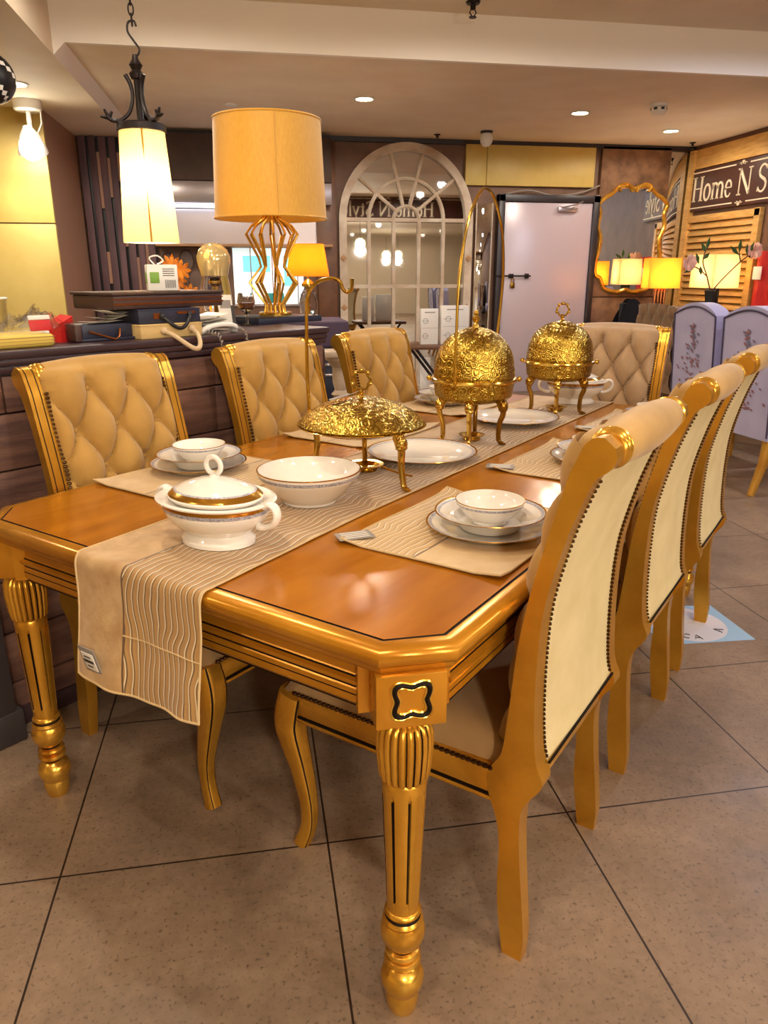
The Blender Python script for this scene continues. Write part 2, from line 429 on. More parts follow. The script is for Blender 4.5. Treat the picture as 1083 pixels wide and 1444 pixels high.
for x in (-0.18, 0.04, 0.30): mb.box((x, -0.015, 0), (0.012, 0.012, 0.58))
mb.box((0, -0.015, 0.29), (0.74, 0.02, 0.03)); mb.box((0, -0.015, -0.29), (0.74, 0.02, 0.02)); mb.obj('frame', 'steel', s)
mb = MB(); mb.box((0.83, 8.15, 1.28), (0.2, 0.1, 2.56), 0.004); struct(mb.obj('trim_column', 'wood_brown'))

# arched window mirror
AX = 1.675; AS = 1.83
s = thing('arched_window_mirror', 'tall arched window-shaped mirror with white distressed wooden frame and glazing bars', 'mirror', (AX, 8.16, 0))
def arch(r, n=36, zb=0.05): return [(-r, zb)]+[(-r*math.cos(PI*i/n), AS+r*math.sin(PI*i/n)*1.03) for i in range(n+1)]+[(r, zb)]
po, pi_ = arch(0.715), arch(0.635)
vs = []; fs = []; n = len(po)
for y in (-0.05, 0.035):
    vs += [(x, y, z) for x, z in po]+[(x, y, z) for x, z in pi_]
for i in range(n-1):
    fs += [(i, i+1, n+i+1, n+i), (2*n+i, 2*n+i+1, 3*n+i+1, 3*n+i), (i, i+1, 2*n+i+1, 2*n+i), (n+i, n+i+1, 3*n+i+1, 3*n+i)]
fs += [(0, n, 3*n, 2*n), (n-1, 2*n-1, 4*n-1, 3*n-1)]
mb = MB(); mb.add(vs, fs); mb.box((0, -0.01, 0.06), (1.43, 0.085, 0.09)); mb.obj('frame', 'white_wood', s)
mb = MB(); q = arch(0.64); mb.add([(x, 0.0, z) for x, z in q]+[(0, 0, AS), (0, 0, 0.05)], [(i, i+1, len(q)) for i in range(len(q)-1)]+[(0, len(q), len(q)-1)]); mb.obj('mirror_glass', 'mirror', s)
mb = MB()
for x in (-0.40, -0.135, 0.135, 0.40): mb.box((x, -0.015, AS/2), (0.034, 0.03, AS))
for z in (0.55, 1.165, AS): mb.box((0, -0.013, z), (1.27, 0.028, 0.036))
for r in (0.135, 0.40): mb.tube([(-r*math.cos(PI*i/24), -0.015, AS+r*math.sin(PI*i/24)) for i in range(25)], 0.019, 6)
for a in (38, 75, 105, 142):
    mb.tube([(0.135*math.cos(R(a)), -0.015, AS+0.135*math.sin(R(a))), (0.65*math.cos(R(a)), -0.015, AS+0.65*math.sin(R(a))*1.02)], 0.018, 6)
mb.obj('glazing_bar', 'white_wood', s)
for z in (1.45, 0.95, 0.5):
    for sx in (-1, 1): mb = MB(); mb.at((sx*0.675, -0.052, z), ry=R(45)); mb.box((0, 0, 0), (0.05, 0.012, 0.05), 0.003); mb.obj('diamond_inlay', 'wood_light', s)

s = thing('narrow_wall_mirror', 'narrow frameless mirror strip beside the door frame, right of the arched mirror', 'mirror', (2.53, 8.17, 1.25))
mb = MB(); mb.box((0, 0, 0), (0.17, 0.02, 1.5), 0.003); mb.obj('mirror_glass', 'mirror', s)
mb = MB()
for x in (-0.088, 0.088): mb.box((x, 0, 0), (0.012, 0.03, 1.52), 0.002)
mb.obj('frame', 'white_wood', s)
mb = MB(); mb.box((2.415, 8.17, 2.375), (0.225, 0.05, 0.39), 0.003); mb.box((3.135, 8.17, 2.375), (1.205, 0.05, 0.39), 0.003)
struct(mb.obj('trim_yellow_panel', 'yellow_panel'))

d = thing('door_1', 'white steel door with black frame, sliding bolt and padlock', 'door', (3.24, 8.15, 0)); d['kind'] = 'structure'
mb = MB(); mb.box((0, 0, 1.01), (1.0, 0.05, 2.02), 0.006); mb.obj('door_leaf', 'door_white', d)
mb = MB()
for x in (-0.535, 0.535): mb.box((x, 0, 1.05), (0.07, 0.1, 2.1), 0.004)
mb.box((0, 0, 2.06), (1.14, 0.1, 0.07), 0.004); mb.obj('door_frame', 'door_frame', d)
mb = MB(); mb.tube([(-0.57, -0.06, 1.27), (-0.18, -0.06, 1.27)], 0.009, 8); mb.box((-0.40, -0.045, 1.27), (0.05, 0.04, 0.045), 0.004); mb.box((-0.22, -0.045, 1.27), (0.04, 0.04, 0.05), 0.004); mb.obj('sliding_bolt', 'iron', d)
mb = MB(); mb.box((-0.38, -0.055, 1.17), (0.05, 0.02, 0.06), 0.008); mb.tube([(-0.395, -0.055, 1.2), (-0.395, -0.055, 1.235), (-0.38, -0.055, 1.25), (-0.365, -0.055, 1.235), (-0.365, -0.055, 1.2)], 0.005, 6); mb.obj('padlock', 'brass_dark', d)
mb = MB(); mb.box((0.20, -0.05, 1.955), (0.22, 0.05, 0.05), 0.006); mb.tube([(0.12, -0.09, 1.97), (0.24, -0.16, 1.99), (0.36, -0.07, 2.03)], 0.008, 6); mb.obj('door_closer', 'steel', d)
mb = MB(); mb.tube(spline([(2.75, 8.13, 2.10), (3.0, 8.13, 2.14), (3.3, 8.13, 2.09), (3.6, 8.13, 2.13), (3.8, 8.13, 2.20)]), 0.008, 6)
tag(mb.obj('loose_cable', 'grey_card'), 'loose cable sagging above the white door', 'cable')

mb = MB()
for k in range(5):
    mb.box((4.215, 8.175, 0.26+k*0.52), (0.80, 0.05, 0.512), 0.008)
struct(mb.obj('trim_stone_panel', 'rust_stone'))
mb = MB(); mb.box((4.755, 8.18, 1.69), (0.26, 0.02, 1.78), 0.002)
tag(mb.obj('mirror_strip', 'mirror'), 'tall mirror strip in the corner beside the pine shutters', 'mirror')

# gilt curvy mirror
s = thing('gilt_wall_mirror', 'gilt scalloped mirror with wavy outline hung on the rusty stone panel', 'mirror', (4.2, 8.11, 1.64), R(-6))
half = [(0.0, 0.53), (0.07, 0.56), (0.17, 0.55), (0.25, 0.48), (0.32, 0.44), (0.385, 0.37), (0.36, 0.28), (0.375, 0.15), (0.335, 0.02), (0.35, -0.12), (0.375, -0.26), (0.36, -0.36), (0.30, -0.40), (0.25, -0.50), (0.15, -0.535), (0.07, -0.54), (0.0, -0.52)]
loop = [(x, 0, z) for x, z in half]+[(-x, 0, z) for x, z in half[-2:0:-1]]
sp = spline(loop, 5, True)
mb = MB(); mb.tube(sp, 0.024, 10, True, up=(0, 1, 0)); mb.obj('frame', 'gold_bright', s)
mb = MB(); mb.add([tuple(p) for p in sp]+[(0, 0, 0)], [(i, (i+1) % len(sp), len(sp)) for i in range(len(sp))]); mb.obj('mirror_glass', 'mirror', s)
mb = MB()
for sx in (-1, 1):
    mb.tube(spline([(sx*0.02, -0.02, 0.50), (sx*0.09, -0.02, 0.58), (sx*0.18, -0.02, 0.56), (sx*0.15, -0.02, 0.50)]), [0.012]*18+[0.005], 6)
mb.obj('scroll_ornament', 'gold_bright', s)

# shutters and shop sign on the right wall
s = thing('louvred_shutter', 'pine louvred shutter panel on the right wall below the shop sign', 'shutter', (4.87, 7.5, 0))
mb = MB()
for y in (-0.62, 0.60): mb.box((0, y, 1.0), (0.05, 0.09, 1.80), 0.004)
for z in (0.14, 1.0-0.15, 1.86): mb.box((0, -0.01, z), (0.05, 1.3, 0.07), 0.004)
mb.obj('frame', 'shutter_pine', s)
mb = MB()
for k in range(24):
    z = 0.22+k*0.068
    if abs(z-0.85) < 0.05: continue
    mb.at((0, -0.01, z), ry=R(32)); mb.box((0, 0, 0), (0.012, 1.14, 0.068), 0.003)
mb.at(); mb.obj('slat', 'shutter_pine', s)
mb = MB(); mb.sphere((-0.03, -0.62, 1.46), 0.018, 10, 6); mb.obj('knob', 'iron', s)
slab('trim_pine_head', (4.86, 5.9, 2.37), (4.9, 8.15, 2.56), 'shutter_pine'); slab('trim_pine_post', (4.83, 8.06, 0), (4.9, 8.15, 2.56), 'shutter_pine')

# hand-cut serif letters, strokes in a unit box (cap height 1)
def arcp(cx, cy, rx, ry, a0, a1, n=14): return [(cx+rx*math.cos(R(a0+(a1-a0)*i/n)), cy+ry*math.sin(R(a0+(a1-a0)*i/n))) for i in range(n+1)]
def serif(x, y, w=0.13): return ([(x-w, y), (x+w, y)], 0.025, 0.025)
GL = {
 'H': (0.86, [([(0.17, 0), (0.17, 1)], .06, .06), ([(0.69, 0), (0.69, 1)], .06, .06), ([(0.17, .52), (0.69, .52)], .025, .025), serif(.17, .02), serif(.17, .98), serif(.69, .02), serif(.69, .98)]),
 'o': (0.58, [(arcp(.29, .32, .21, .31, 60, 240), .05, .05), (arcp(.29, .32, .21, .31, -120, 60), .05, .05)]),
 'm': (0.94, [([(.13, 0), (.13, .64)], .05, .05), (arcp(.30, .40, .17, .22, 180, 0)+[(.47, 0)], .04, .05), (arcp(.64, .40, .17, .22, 180, 0)+[(.81, 0)], .04, .05), serif(.13, .02, .1), serif(.47, .02, .1), serif(.81, .02, .1), ([(.04, .62), (.14, .64)], .025, .025)]),
 'e': (0.54, [([(.09, .36), (.47, .36)], .022, .022), (arcp(.28, .34, .19, .29, 5, 190, 16), .035, .05), (arcp(.28, .32, .19, .31, 175, 325, 14), .05, .02)]),
 'N': (0.95, [([(.16, 0), (.16, 1)], .028, .028), ([(.14, .98), (.80, .02)], .065, .065), ([(.80, 0), (.80, 1)], .028, .028), serif(.16, .02, .12), serif(.10, .98, .1), serif(.80, .98, .12)]),
 'S': (0.66, [(arcp(.33, .75, .21, .23, 20, 200, 14), .03, .05), (arcp(.33, .26, .23, .25, 20, -165, 16), .05, .03), ([(.125, .70), (.19, .58), (.33, .50), (.47, .43), (.55, .32)], .055, .055), ([(.53, .80), (.545, .97)], .02, .02), ([(.10, .20), (.09, .02)], .02, .02)]),
 't': (0.38, [([(.17, .85), (.17, .12)], .048, .048), (arcp(.27, .12, .10, .11, 180, 310, 8), .045, .02), ([(.04, .63), (.34, .63)], .024, .024)]),
 'y': (0.58, [([(.10, .63), (.32, .05)], .05, .05), ([(.49, .63), (.28, -.06), (.18, -.24)], .026, .026), (arcp(.12, -.20, .07, .06, 0, 200, 8), .026, .03), serif(.10, .63, .1), serif(.49, .63, .09)]),
 'l': (0.30, [([(.14, 0), (.14, 1.02)], .05, .05), serif(.14, .02, .1), ([(.05, .99), (.14, 1.02)], .02, .02)]),
 ' ': (0.30, [])}
def letters(mb, text, place, scale, depth=0.006, spacing=1.0):
    x = 0
    for ch in text:
        w, strokes = GL[ch]
        for pts, w0, w1 in strokes:
            m = len(pts); L = []; Rr = []
            for i, p in enumerate(pts):
                a = pts[max(0, i-1)]; b = pts[min(m-1, i+1)]
                dx, dy = b[0]-a[0], b[1]-a[1]; l = math.hypot(dx, dy) or 1
                hw = w0+(w1-w0)*i/(m-1); nx, ny = -dy/l*hw, dx/l*hw
                L.append((p[0]+nx, p[1]+ny)); Rr.append((p[0]-nx, p[1]-ny))
            vs = []; fs = []
            for d in (0, depth):
                vs += [place((x+p[0])*scale, p[1]*scale, d) for p in L]+[place((x+p[0])*scale, p[1]*scale, d) for p in Rr]
            for i in range(m-1):
                fs += [(i, i+1, m+i+1, m+i), (2*m+i, 2*m+i+1, 3*m+i+1, 3*m+i), (i, i+1, 2*m+i+1, 2*m+i), (m+i, m+i+1, 3*m+i+1, 3*m+i)]
            fs += [(0, m, 3*m, 2*m), (m-1, 2*m-1, 4*m-1, 3*m-1)]
            mb.add(vs, fs)
        x += w*spacing
    return x*scale
def crest(mb, place, s):
    for sx in (-1, 1):
        for pts in ([(0, 0), (.3, .35), (.75, .3), (.8, -.05), (.5, -.1), (.45, .1)], [(0, .1), (.12, .6), (.35, .75), (.45, .5), (.28, .42)], [(.75, .2), (1.1, .3), (1.4, .1)]):
            mb.tube([place(sx*x*s, z*s, 0.004) for x, z in spline2(pts)], s*0.07, 5)
    mb.tube([place(0, z*s, 0.004) for z in (0.0, .5, .9)], s*0.08, 5)
def spline2(pts): return [(p.x, p.y) for p in spline([(x, y, 0) for x, y in pts], 5)]
def shop_sign(loc, rz, label, W, H, cap, name='shop_sign'):
    s = thing(name, label, 'sign', loc, rz)          # faces local -Y, text runs along +X
    mb = MB(); mb.box((0, 0, 0), (W, 0.03, H), 0.003); mb.obj('board', 'sign_brown', s)
    pl = lambda ox, oz: (lambda x, z, d: (ox+x, -0.0155-d, oz+z))
    tot = letters(MB(), 'Home N Style', lambda x, z, d: (x, d, z), cap)
    mb = MB(); letters(mb, 'Home N Style', pl(-tot/2, -cap*0.46), cap); mb.obj('lettering', 'sign_letter', s, label='cream serif letters reading Home N Style')
    mb = MB()
    for z in (-H*0.42, H*0.42):
        for sx in (-1, 1): mb.box((sx*W*0.275, -0.018, z), (W*0.43, 0.005, 0.012))
    mb.obj('border_line', 'sign_letter', s)
    mb = MB(); crest(mb, pl(0, H*0.41), H*0.10); mb.obj('crest', 'sign_letter', s, label='small cream scroll crest over the lettering')
    mb = MB(); crest(mb, lambda x, z, d: (x, -0.0155-d, -H*0.41-z), H*0.10); mb.obj('crest', 'sign_letter', s, label='small cream scroll crest under the lettering')
shop_sign((4.868, 7.2, 2.15), R(-90), 'dark brown shop sign lettered Home N Style above the pine shutters', 1.85, 0.42, 0.245)
shop_sign((3.1, -0.80, 2.62), R(180), 'wide dark shop sign lettered Home N Style on the bulkhead opposite the arched mirror', 3.5, 0.52, 0.30)

mb = MB(); mb.grid(lambda u, v: (4.84+0.03*math.sin(u*14)*(1-0.3*v), 6.30+0.50*u, 1.50-0.8*v), 40, 6)
s = thing('red_banner', 'red cloth banner with a white patch hanging right of the pine shutters', 'banner', (0, 0, 0)); mb.obj('cloth', 'red', s)
mb = MB(); mb.box((4.80, 6.68, 1.30), (0.01, 0.12, 0.12), 0.003); mb.obj('patch', 'white_plastic', s)

# ------------------------------------------------------------------ ceiling fittings and light
def spot(loc, power, angle=176, col=(1, 0.89, 0.75), r=0.06, blend=0.25, tilt=None):
    l = bpy.data.lights.new('downlight_lamp', 'SPOT'); l.energy = power; l.spot_size = R(angle); l.spot_blend = blend; l.shadow_soft_size = r; l.color = col
    o = bpy.data.objects.new('downlight_lamp', l); COL.objects.link(o); o.location = loc
    if tilt: o.rotation_euler = tilt
    return o
dl = []
def downlight(x, y, z, label, power, group=None, **kw):
    if not dl:
        s = thing('ceiling_downlight', label, 'downlight', (x, y, z), 0, group)
        mb = MB(); mb.lathe([(0.062, -0.001), (0.085, -0.001), (0.088, -0.008), (0.07, -0.012), (0.062, -0.004)], 28, cap=False); mb.obj('trim_ring', 'white_plastic', s)
        mb = MB(); mb.lathe([(0, -0.004), (0.062, -0.004)], 24); mb.obj('diffuser', 'downlight_glow', s, label='glowing warm diffuser')
        dl.append(s)
    else: dup(dl[0], (x, y, z), 0, label, group)
    spot((x, y, z-0.03), power, **kw)
PW = 55
FILL_POWER = 120
downlight(0.98, 6.45, 2.61, 'lit downlight in the back ceiling in front of the arched mirror', PW*1.0)
downlight(2.88, 6.66, 2.61, 'lit downlight in the back ceiling in front of the white door', PW*1.0)
downlight(-1.50, 6.08, 2.54, 'lit downlight in the left soffit beside the white spotlight', PW*0.5)
gl = 'downlights of the higher front ceiling'
for x in (-0.4, 1.5, 3.6):
    for y in (0.2, 2.0, 3.9):
        if (x, y) in ((1.5, 2.0),): continue
        cool = x > 3 and y > 1
        downlight(x, y, 2.88, 'round lit downlight in the higher ceiling over the shop floor', PW*(1.25 if cool else 1.0), gl, col=(0.74, 0.80, 1.0) if cool else (1, 0.89, 0.75))
for y in (1.0, 3.5): downlight(-2.2, y, 2.54, 'round lit downlight in the left soffit behind the counter', PW*0.55, 'downlights of the left soffit')
downlight(4.1, 7.3, 2.61, 'lit downlight in the back ceiling over the right-hand corner lamps', PW*0.5)

s = thing('ceiling_spotlight', 'white ceiling spotlight with glaring bulb on the left soffit', 'spotlight', (-1.57, 6.62, 2.54))
mb = MB(); mb.lathe([(0, -0.001), (0.10, -0.001), (0.10, -0.065), (0.09, -0.075), (0, -0.075)], 28); mb.obj('mount', 'white_plastic', s)
mb = MB(); mb.tube([(0, 0, -0.07), (0.0, -0.005, -0.2)], 0.018, 10); mb.tube([(0.09, 0, -0.04), (0.09, -0.02, -0.16), (0.05, -0.03, -0.24)], 0.005, 6); mb.obj('arm', 'white_plastic', s)
mb = MB(); mb.at((0.0, -0.03, -0.30), rx=R(25)); mb.lathe([(0.03, 0.12), (0.07, 0.06), (0.105, -0.04), (0.11, -0.07), (0.10, -0.072)], 24, cap=False); mb.at(); mb.obj('housing', 'white_plastic', s)
mb = MB(); mb.sphere((0.005, -0.06, -0.335), 0.088, 16, 10); mb.obj('bulb', 'bulb_glow', s, label='glaring bulb')
spot((-1.57, 6.40, 2.12), 20, 160, (1, 0.9, 0.7), 0.08)
for x in (1.0, 3.2, 5.4):
    for y in (-2.6, -5.0, -7.4): downlight(x, y, 2.45, 'round lit downlight in the low ceiling of the front hall, seen only in the mirror', PW*0.7, 'downlights of the front hall')
gp = None
for x, y, z, p in ((0.3, -1.5, 1.95, FILL_POWER), (2.6, -1.6, 1.95, FILL_POWER), (4.0, -6.0, 1.80, 30), (4.35, -6.0, 1.80, 30)):  # near two globes are added fill; far two make the glow in the mirror
    lab = 'lit white globe behind the camera, one of the added fill and mirror-glow lamps'
    if gp is None:
        gp = thing('fill_and_mirror_globe', lab, 'pendant lamp', (x, y, z), 0, 'added fill and mirror-glow globes of the front hall')
        mb = MB(); mb.sphere((0, 0, 0), 0.11, 24, 16); mb.obj('globe', 'lamp_glow', gp)
        mb = MB(); mb.tube([(0, 0, 0.10), (0, 0, 0.5)], 0.005, 6); mb.lathe([(0, 0.09), (0.04, 0.09), (0.03, 0.13), (0, 0.13)], 16); mb.obj('cord', 'iron', gp)
    else: dup(gp, (x, y, z), 0, lab)
    inner_light((x, y, z-0.16), p, 'fill_and_mirror_lamp', (1, 0.9, 0.76), 0.1)

s = thing('smoke_detector', 'white round smoke detector on the back ceiling', 'smoke detector', (3.38, 6.25, 2.61))
mb = MB(); mb.lathe([(0, 0), (0.068, 0), (0.068, -0.018), (0.06, -0.022)], 28); mb.obj('base', 'white_plastic', s)
mb = MB(); mb.lathe([(0.05, -0.02), (0.066, -0.03), (0.066, -0.048), (0.05, -0.075), (0.0, -0.08)], 28, colmat=lambda i, j: 1 if i == 1 and j % 4 < 2 else 0); mb.obj('head', ['white_plastic', 'black_plastic'], s)
s = thing('dome_camera', 'white dome camera hanging from the ceiling above the door', 'camera', (2.36, 7.65, 2.61))
mb = MB(); mb.lathe([(0, 0), (0.06, 0), (0.06, -0.015), (0.02, -0.02)], 20); mb.obj('mount', 'black_plastic', s)
mb = MB(); mb.lathe([(0.0, -0.015), (0.045, -0.02), (0.062, -0.06), (0.058, -0.10), (0.03, -0.135), (0, -0.14)], 20); mb.obj('housing', 'white_plastic', s)
def sprinkler(loc, label, sc=1):
    s = thing('fire_sprinkler', label, 'sprinkler', loc)
    mb = MB(); mb.lathe([(0, 0), (0.035*sc, 0), (0.03*sc, -0.01*sc), (0.013*sc, -0.012*sc), (0.013*sc, -0.03*sc), (0.008*sc, -0.034*sc), (0, -0.034*sc)], 16)
    for sx in (-1, 1): mb.tube([(sx*0.008*sc, 0, -0.03*sc), (sx*0.016*sc, 0, -0.045*sc), (sx*0.003*sc, 0, -0.062*sc)], 0.003*sc, 6)
    mb.obj('body', 'iron', s)
    mb = MB(); mb.lathe([(0, -0.062*sc), (0.018*sc, -0.062*sc), (0.018*sc, -0.066*sc), (0, -0.066*sc)], 14); mb.obj('deflector', 'iron', s)
sprinkler((1.45, 5.08, 2.88), 'dark fire sprinkler hanging from the higher ceiling at the top edge', 1.3)
sprinkler((1.93, 7.9, 2.6125), 'small dark fire sprinkler on the back ceiling near the arched mirror', 1.0)
sprinkler((4.7, 7.9, 2.6125), 'small dark fire sprinkler on the back ceiling near the shop sign', 1.0)
s = thing('unlit_ceiling_light', 'small pale ceiling disc left of the two back downlights', 'ceiling disc', (-0.06, 6.85, 2.61))  # plain disc for a recessed ceiling light that is off
mb = MB(); mb.lathe([(0, -0.001), (0.05, -0.001), (0.05, -0.008), (0.03, -0.012), (0, -0.012)], 20); mb.obj('disc', 'white_plastic', s)
# striped pendant globe cut off by the left edge of the frame
s = thing('striped_pendant', 'black and white striped round pendant at the left edge below the soffit', 'pendant lamp', (-1.335, 4.9, 2.32))
mb = MB(); mb.lathe([(0.0 if i in (0, 16) else 0.13*math.sin(PI*i/16), -0.13*math.cos(PI*i/16)) for i in range(17)], 48, colmat=lambda i, j: 1 if (j+i*2) % 12 in (2, 3) else 0); mb.obj('globe', ['black_plastic', 'white_plastic'], s)
mb = MB(); mb.tube([(0, 0, 0.12), (0, 0, 0.22)], 0.006, 8); mb.obj('cord', 'black_plastic', s)
# ------------------------------------------------------------------ dining table (local frame: x along, y across, origin between the near legs)
tab = thing('dining_table', 'long golden-brown dining table with gilded reeded legs and cut corners', 'table', T(0, 0), TA)
X0, X1, YH, CUT = -0.072, 2.30, 0.622, 0.088
def oct_(i):
    c = CUT-0.586*i*1.0
    c = CUT + i*(math.sqrt(2)-2)
    a, b, y = X0+i, X1-i, YH-i
    return [(a+c, -y), (b-c, -y), (b, -y+c), (b, y-c), (b-c, y), (a+c, y), (a, y-c), (a, -y+c)]
loops = [(0.036, TT, 0), (0.0355, TT-0.0015, 1), (0.031, TT-0.0015, 1), (0.0305, TT, 0), (0.020, TT, 2), (0.013, TT-0.0015, 2), (0.006, TT-0.005, 2), (0.0015, TT-0.011, 2), (0.0, TT-0.018, 2), (0.0015, TT-0.026, 2), (0.005, TT-0.032, 2), (0.010, TT-0.0345, 1), (0.011, TT-0.037, 2), (0.0115, TT-0.042, 2), (0.015, TT-0.047, 2), (0.022, TT-0.05, 2), (0.06, TT-0.05, 2)]
mb = MB(); vs = []; fs = []; ms = []
for i, z, m in loops: vs += [(x, y, z) for x, y in oct_(i)]
for k in range(len(loops)-1):
    for j in range(8):
        fs.append((k*8+j, k*8+(j+1) % 8, (k+1)*8+(j+1) % 8, (k+1)*8+j)); ms.append(loops[k+1][2] if k < 3 else loops[k+1][2])
fs.append(tuple(range(8))); ms.append(0)
kk = (len(loops)-1)*8; fs.append(tuple(kk+j for j in range(8))); ms.append(2)
mb.add(vs, fs, mats=ms); mb.obj('tabletop', ['table_top', 'inlay', 'gold_edge'], tab, sharp=36)
# apron: moulded profile (distance out, height, material of the band below it)
ap = [(0.0, 0.722, 0), (0.0, 0.690, 0), (0.002, 0.688, 1), (0.002, 0.684, 0), (0.009, 0.681, 0), (0.009, 0.674, 0), (0.003, 0.671, 1), (0.003, 0.666, 0), (0.005, 0.664, 0), (0.005, 0.655, 1), (0.005, 0.6525, 0), (0.005, 0.640, 0), (0.001, 0.634, 1), (0.001, 0.631, 0), (-0.012, 0.630, 0), (-0.02, 0.722, 0)]
mb = MB()
def apron(p0, p1, nrm):
    n = len(ap); vs = []
    for p in (p0, p1): vs += [(p[0]+nrm[0]*d, p[1]+nrm[1]*d, z) for d, z, m in ap]
    fs = [(i, (i+1) % n, n+(i+1) % n, n+i) for i in range(n)]+[tuple(range(n)), tuple(range(n, 2*n))]
    mb.add(vs, fs, mats=[a[2] for a in ap]+[0, 0])
ax0, ax1, ay = X0+0.042, X1-0.042, YH-0.042
apron((ax0, -ay+0.085), (ax0, ay-0.085), (-1, 0)); apron((ax1, -ay+0.085), (ax1, ay-0.085), (1, 0))
apron((ax0+0.085, -ay), (ax1-0.085, -ay), (0, -1)); apron((ax0+0.085, ay), (ax1-0.085, ay), (0, 1))
mb.obj('apron', ['gold_edge', 'inlay'], tab, sharp=25)
def table_leg_mesh():
    mb = MB()
    pr = [(0.0, 0.632), (0.034, 0.632), (0.036, 0.626), (0.033, 0.622), (0.042, 0.616), (0.047, 0.600), (0.048, 0.575), (0.0455, 0.54), (0.043, 0.518), (0.041, 0.512), (0.034, 0.510), (0.0375, 0.505)]
    NR = 160
    def rf(r, z, a, i, j):
        if 4 <= i <= 9: return r*(0.87+0.13*abs(math.sin(a*10))**0.8)
        return r
    tp = [(0.0372, 0.485), (0.037, 0.478), (0.0292, 0.262), (0.0288, 0.255), (0.0278, 0.236)]
    bt = [(0.031, 0.234), (0.033, 0.229), (0.031, 0.224), (0.029, 0.222), (0.032, 0.219), (0.036, 0.213), (0.034, 0.207), (0.038, 0.200), (0.0405, 0.188), (0.040, 0.176), (0.035, 0.162), (0.028, 0.153), (0.0225, 0.148), (0.0235, 0.145), (0.030, 0.142), (0.032, 0.137), (0.030, 0.132), (0.024, 0.130), (0.024, 0.128), (0.032, 0.125), (0.034, 0.119), (0.031, 0.113), (0.024, 0.110), (0.023, 0.104), (0.030, 0.099), (0.037, 0.090), (0.040, 0.078), (0.039, 0.066), (0.035, 0.054), (0.030, 0.046), (0.031, 0.042), (0.031, 0.030), (0.029, 0.012), (0.025, 0.0), (0.0, 0.0)]
    full = pr+tp+bt; n0 = len(pr)
    def rf2(r, z, a, i, j):
        if 4 <= i <= 9: return rf(r, z, a, i, j)
        if n0+1 <= i <= n0+2 and j % 20 in (0, 1, 2): return r-0.0035
        return r
    def cm(i, j):
        if 4 <= i <= 8: return 1 if j % 8 == 0 else 0
        if i == n0+1 and j % 20 in (0, 1, 19): return 1
        if full[i][1] in (0.222, 0.148, 0.130, 0.110): return 1
        return 2 if i > n0+4 else 0
    mb.lathe(full, NR, rfn=rf2, colmat=cm, mats=[0]*len(full)); return mb
def quatre(a, b, n=64): return [((a+b*math.cos(4*t))*math.cos(t+PI/4), (a+b*math.cos(4*t))*math.sin(t+PI/4)) for t in [2*PI*i/n for i in range(n)]]
for (lx, ly, ang) in ((0.0, -0.536, 225), (0.0, 0.536, 135), (2.228, -0.536, 315), (2.228, 0.536, 45)):
    mbk = MB().at((lx, ly, 0), rz=R(ang)); mbk.box((0, 0, 0.678), (0.094, 0.112, 0.092), 0.002)
    mbk.box((-0.03, 0, 0.678), (0.05, 0.15, 0.09), 0.0); blk = mbk.obj('corner_block', 'gold_edge', tab)
    mr = MB().at((lx, ly, 0), rz=R(ang))
    for a, b, rad, m in ((0.0345, 0.0062, 0.0022, 0), (0.029, 0.0058, 0.0042, 1), (0.0235, 0.0052, 0.0024, 0)):
        mr.tube([(0.0475, x, 0.680+z) for x, z in quatre(a, b)], rad, 6, True, mat=m)
    mr.obj('quatrefoil_rosette', ['gold_bright', 'inlay'], blk)
    m = table_leg_mesh(); m.v = [(x+lx, y+ly, z) for x, y, z in m.v]; m.obj('leg', ['gold', 'inlay', 'gold_bright'], tab, sharp=40)

# ------------------------------------------------------------------ dining chair (local: x forward, y lateral, origin under the rear legs)
FR = [(0.025, 0.0), (0.032, 0.05), (0.040, 0.11), (0.044, 0.18), (0.044, 0.25), (0.052, 0.31), (0.070, 0.36), (0.076, 0.40), (0.066, 0.43), (0.050, 0.46), (0.043, 0.52), (0.037, 0.60), (0.031, 0.68), (0.016, 0.78), (-0.006, 0.88), (-0.022, 0.945), (-0.035, 1.00), (-0.047, 1.03), (-0.056, 1.052), (-0.070, 1.064), (-0.085, 1.067)]
RE = [(-0.016, 0.0), (-0.018, 0.05), (-0.013, 0.11), (-0.005, 0.18), (0.002, 0.25), (0.006, 0.31), (0.003, 0.355), (-0.012, 0.385), (-0.028, 0.41), (-0.031, 0.43), (-0.016, 0.47), (-0.008, 0.56), (-0.006, 0.67), (-0.012, 0.77), (-0.036, 0.88), (-0.056, 0.945), (-0.074, 0.992), (-0.084, 1.006), (-0.097, 1.016), (-0.107, 1.033), (-0.104, 1.052)]
_rs = lambda L: [(p.x, p.z) for p in spline([(x, 0, z) for x, z in L], 3)]
_lo = lambda L: [(x, z) for x, z in L]
FR = _rs(_lo(FR)); RE = _rs(_lo(RE))
NF = len(FR); outline = FR+RE[::-1]
def at_z(L, z):
    for a, b in zip(L, L[1:]):
        if a[1] <= z <= b[1]: return a[0]+(b[0]-a[0])*(z-a[1])/(b[1]-a[1])
    return L[-1][0]
SW = 0.232     # half width over the posts
SI = 0.190     # inner face of the posts
SCX, SCZ, SCR = -0.080, 1.040, 0.027
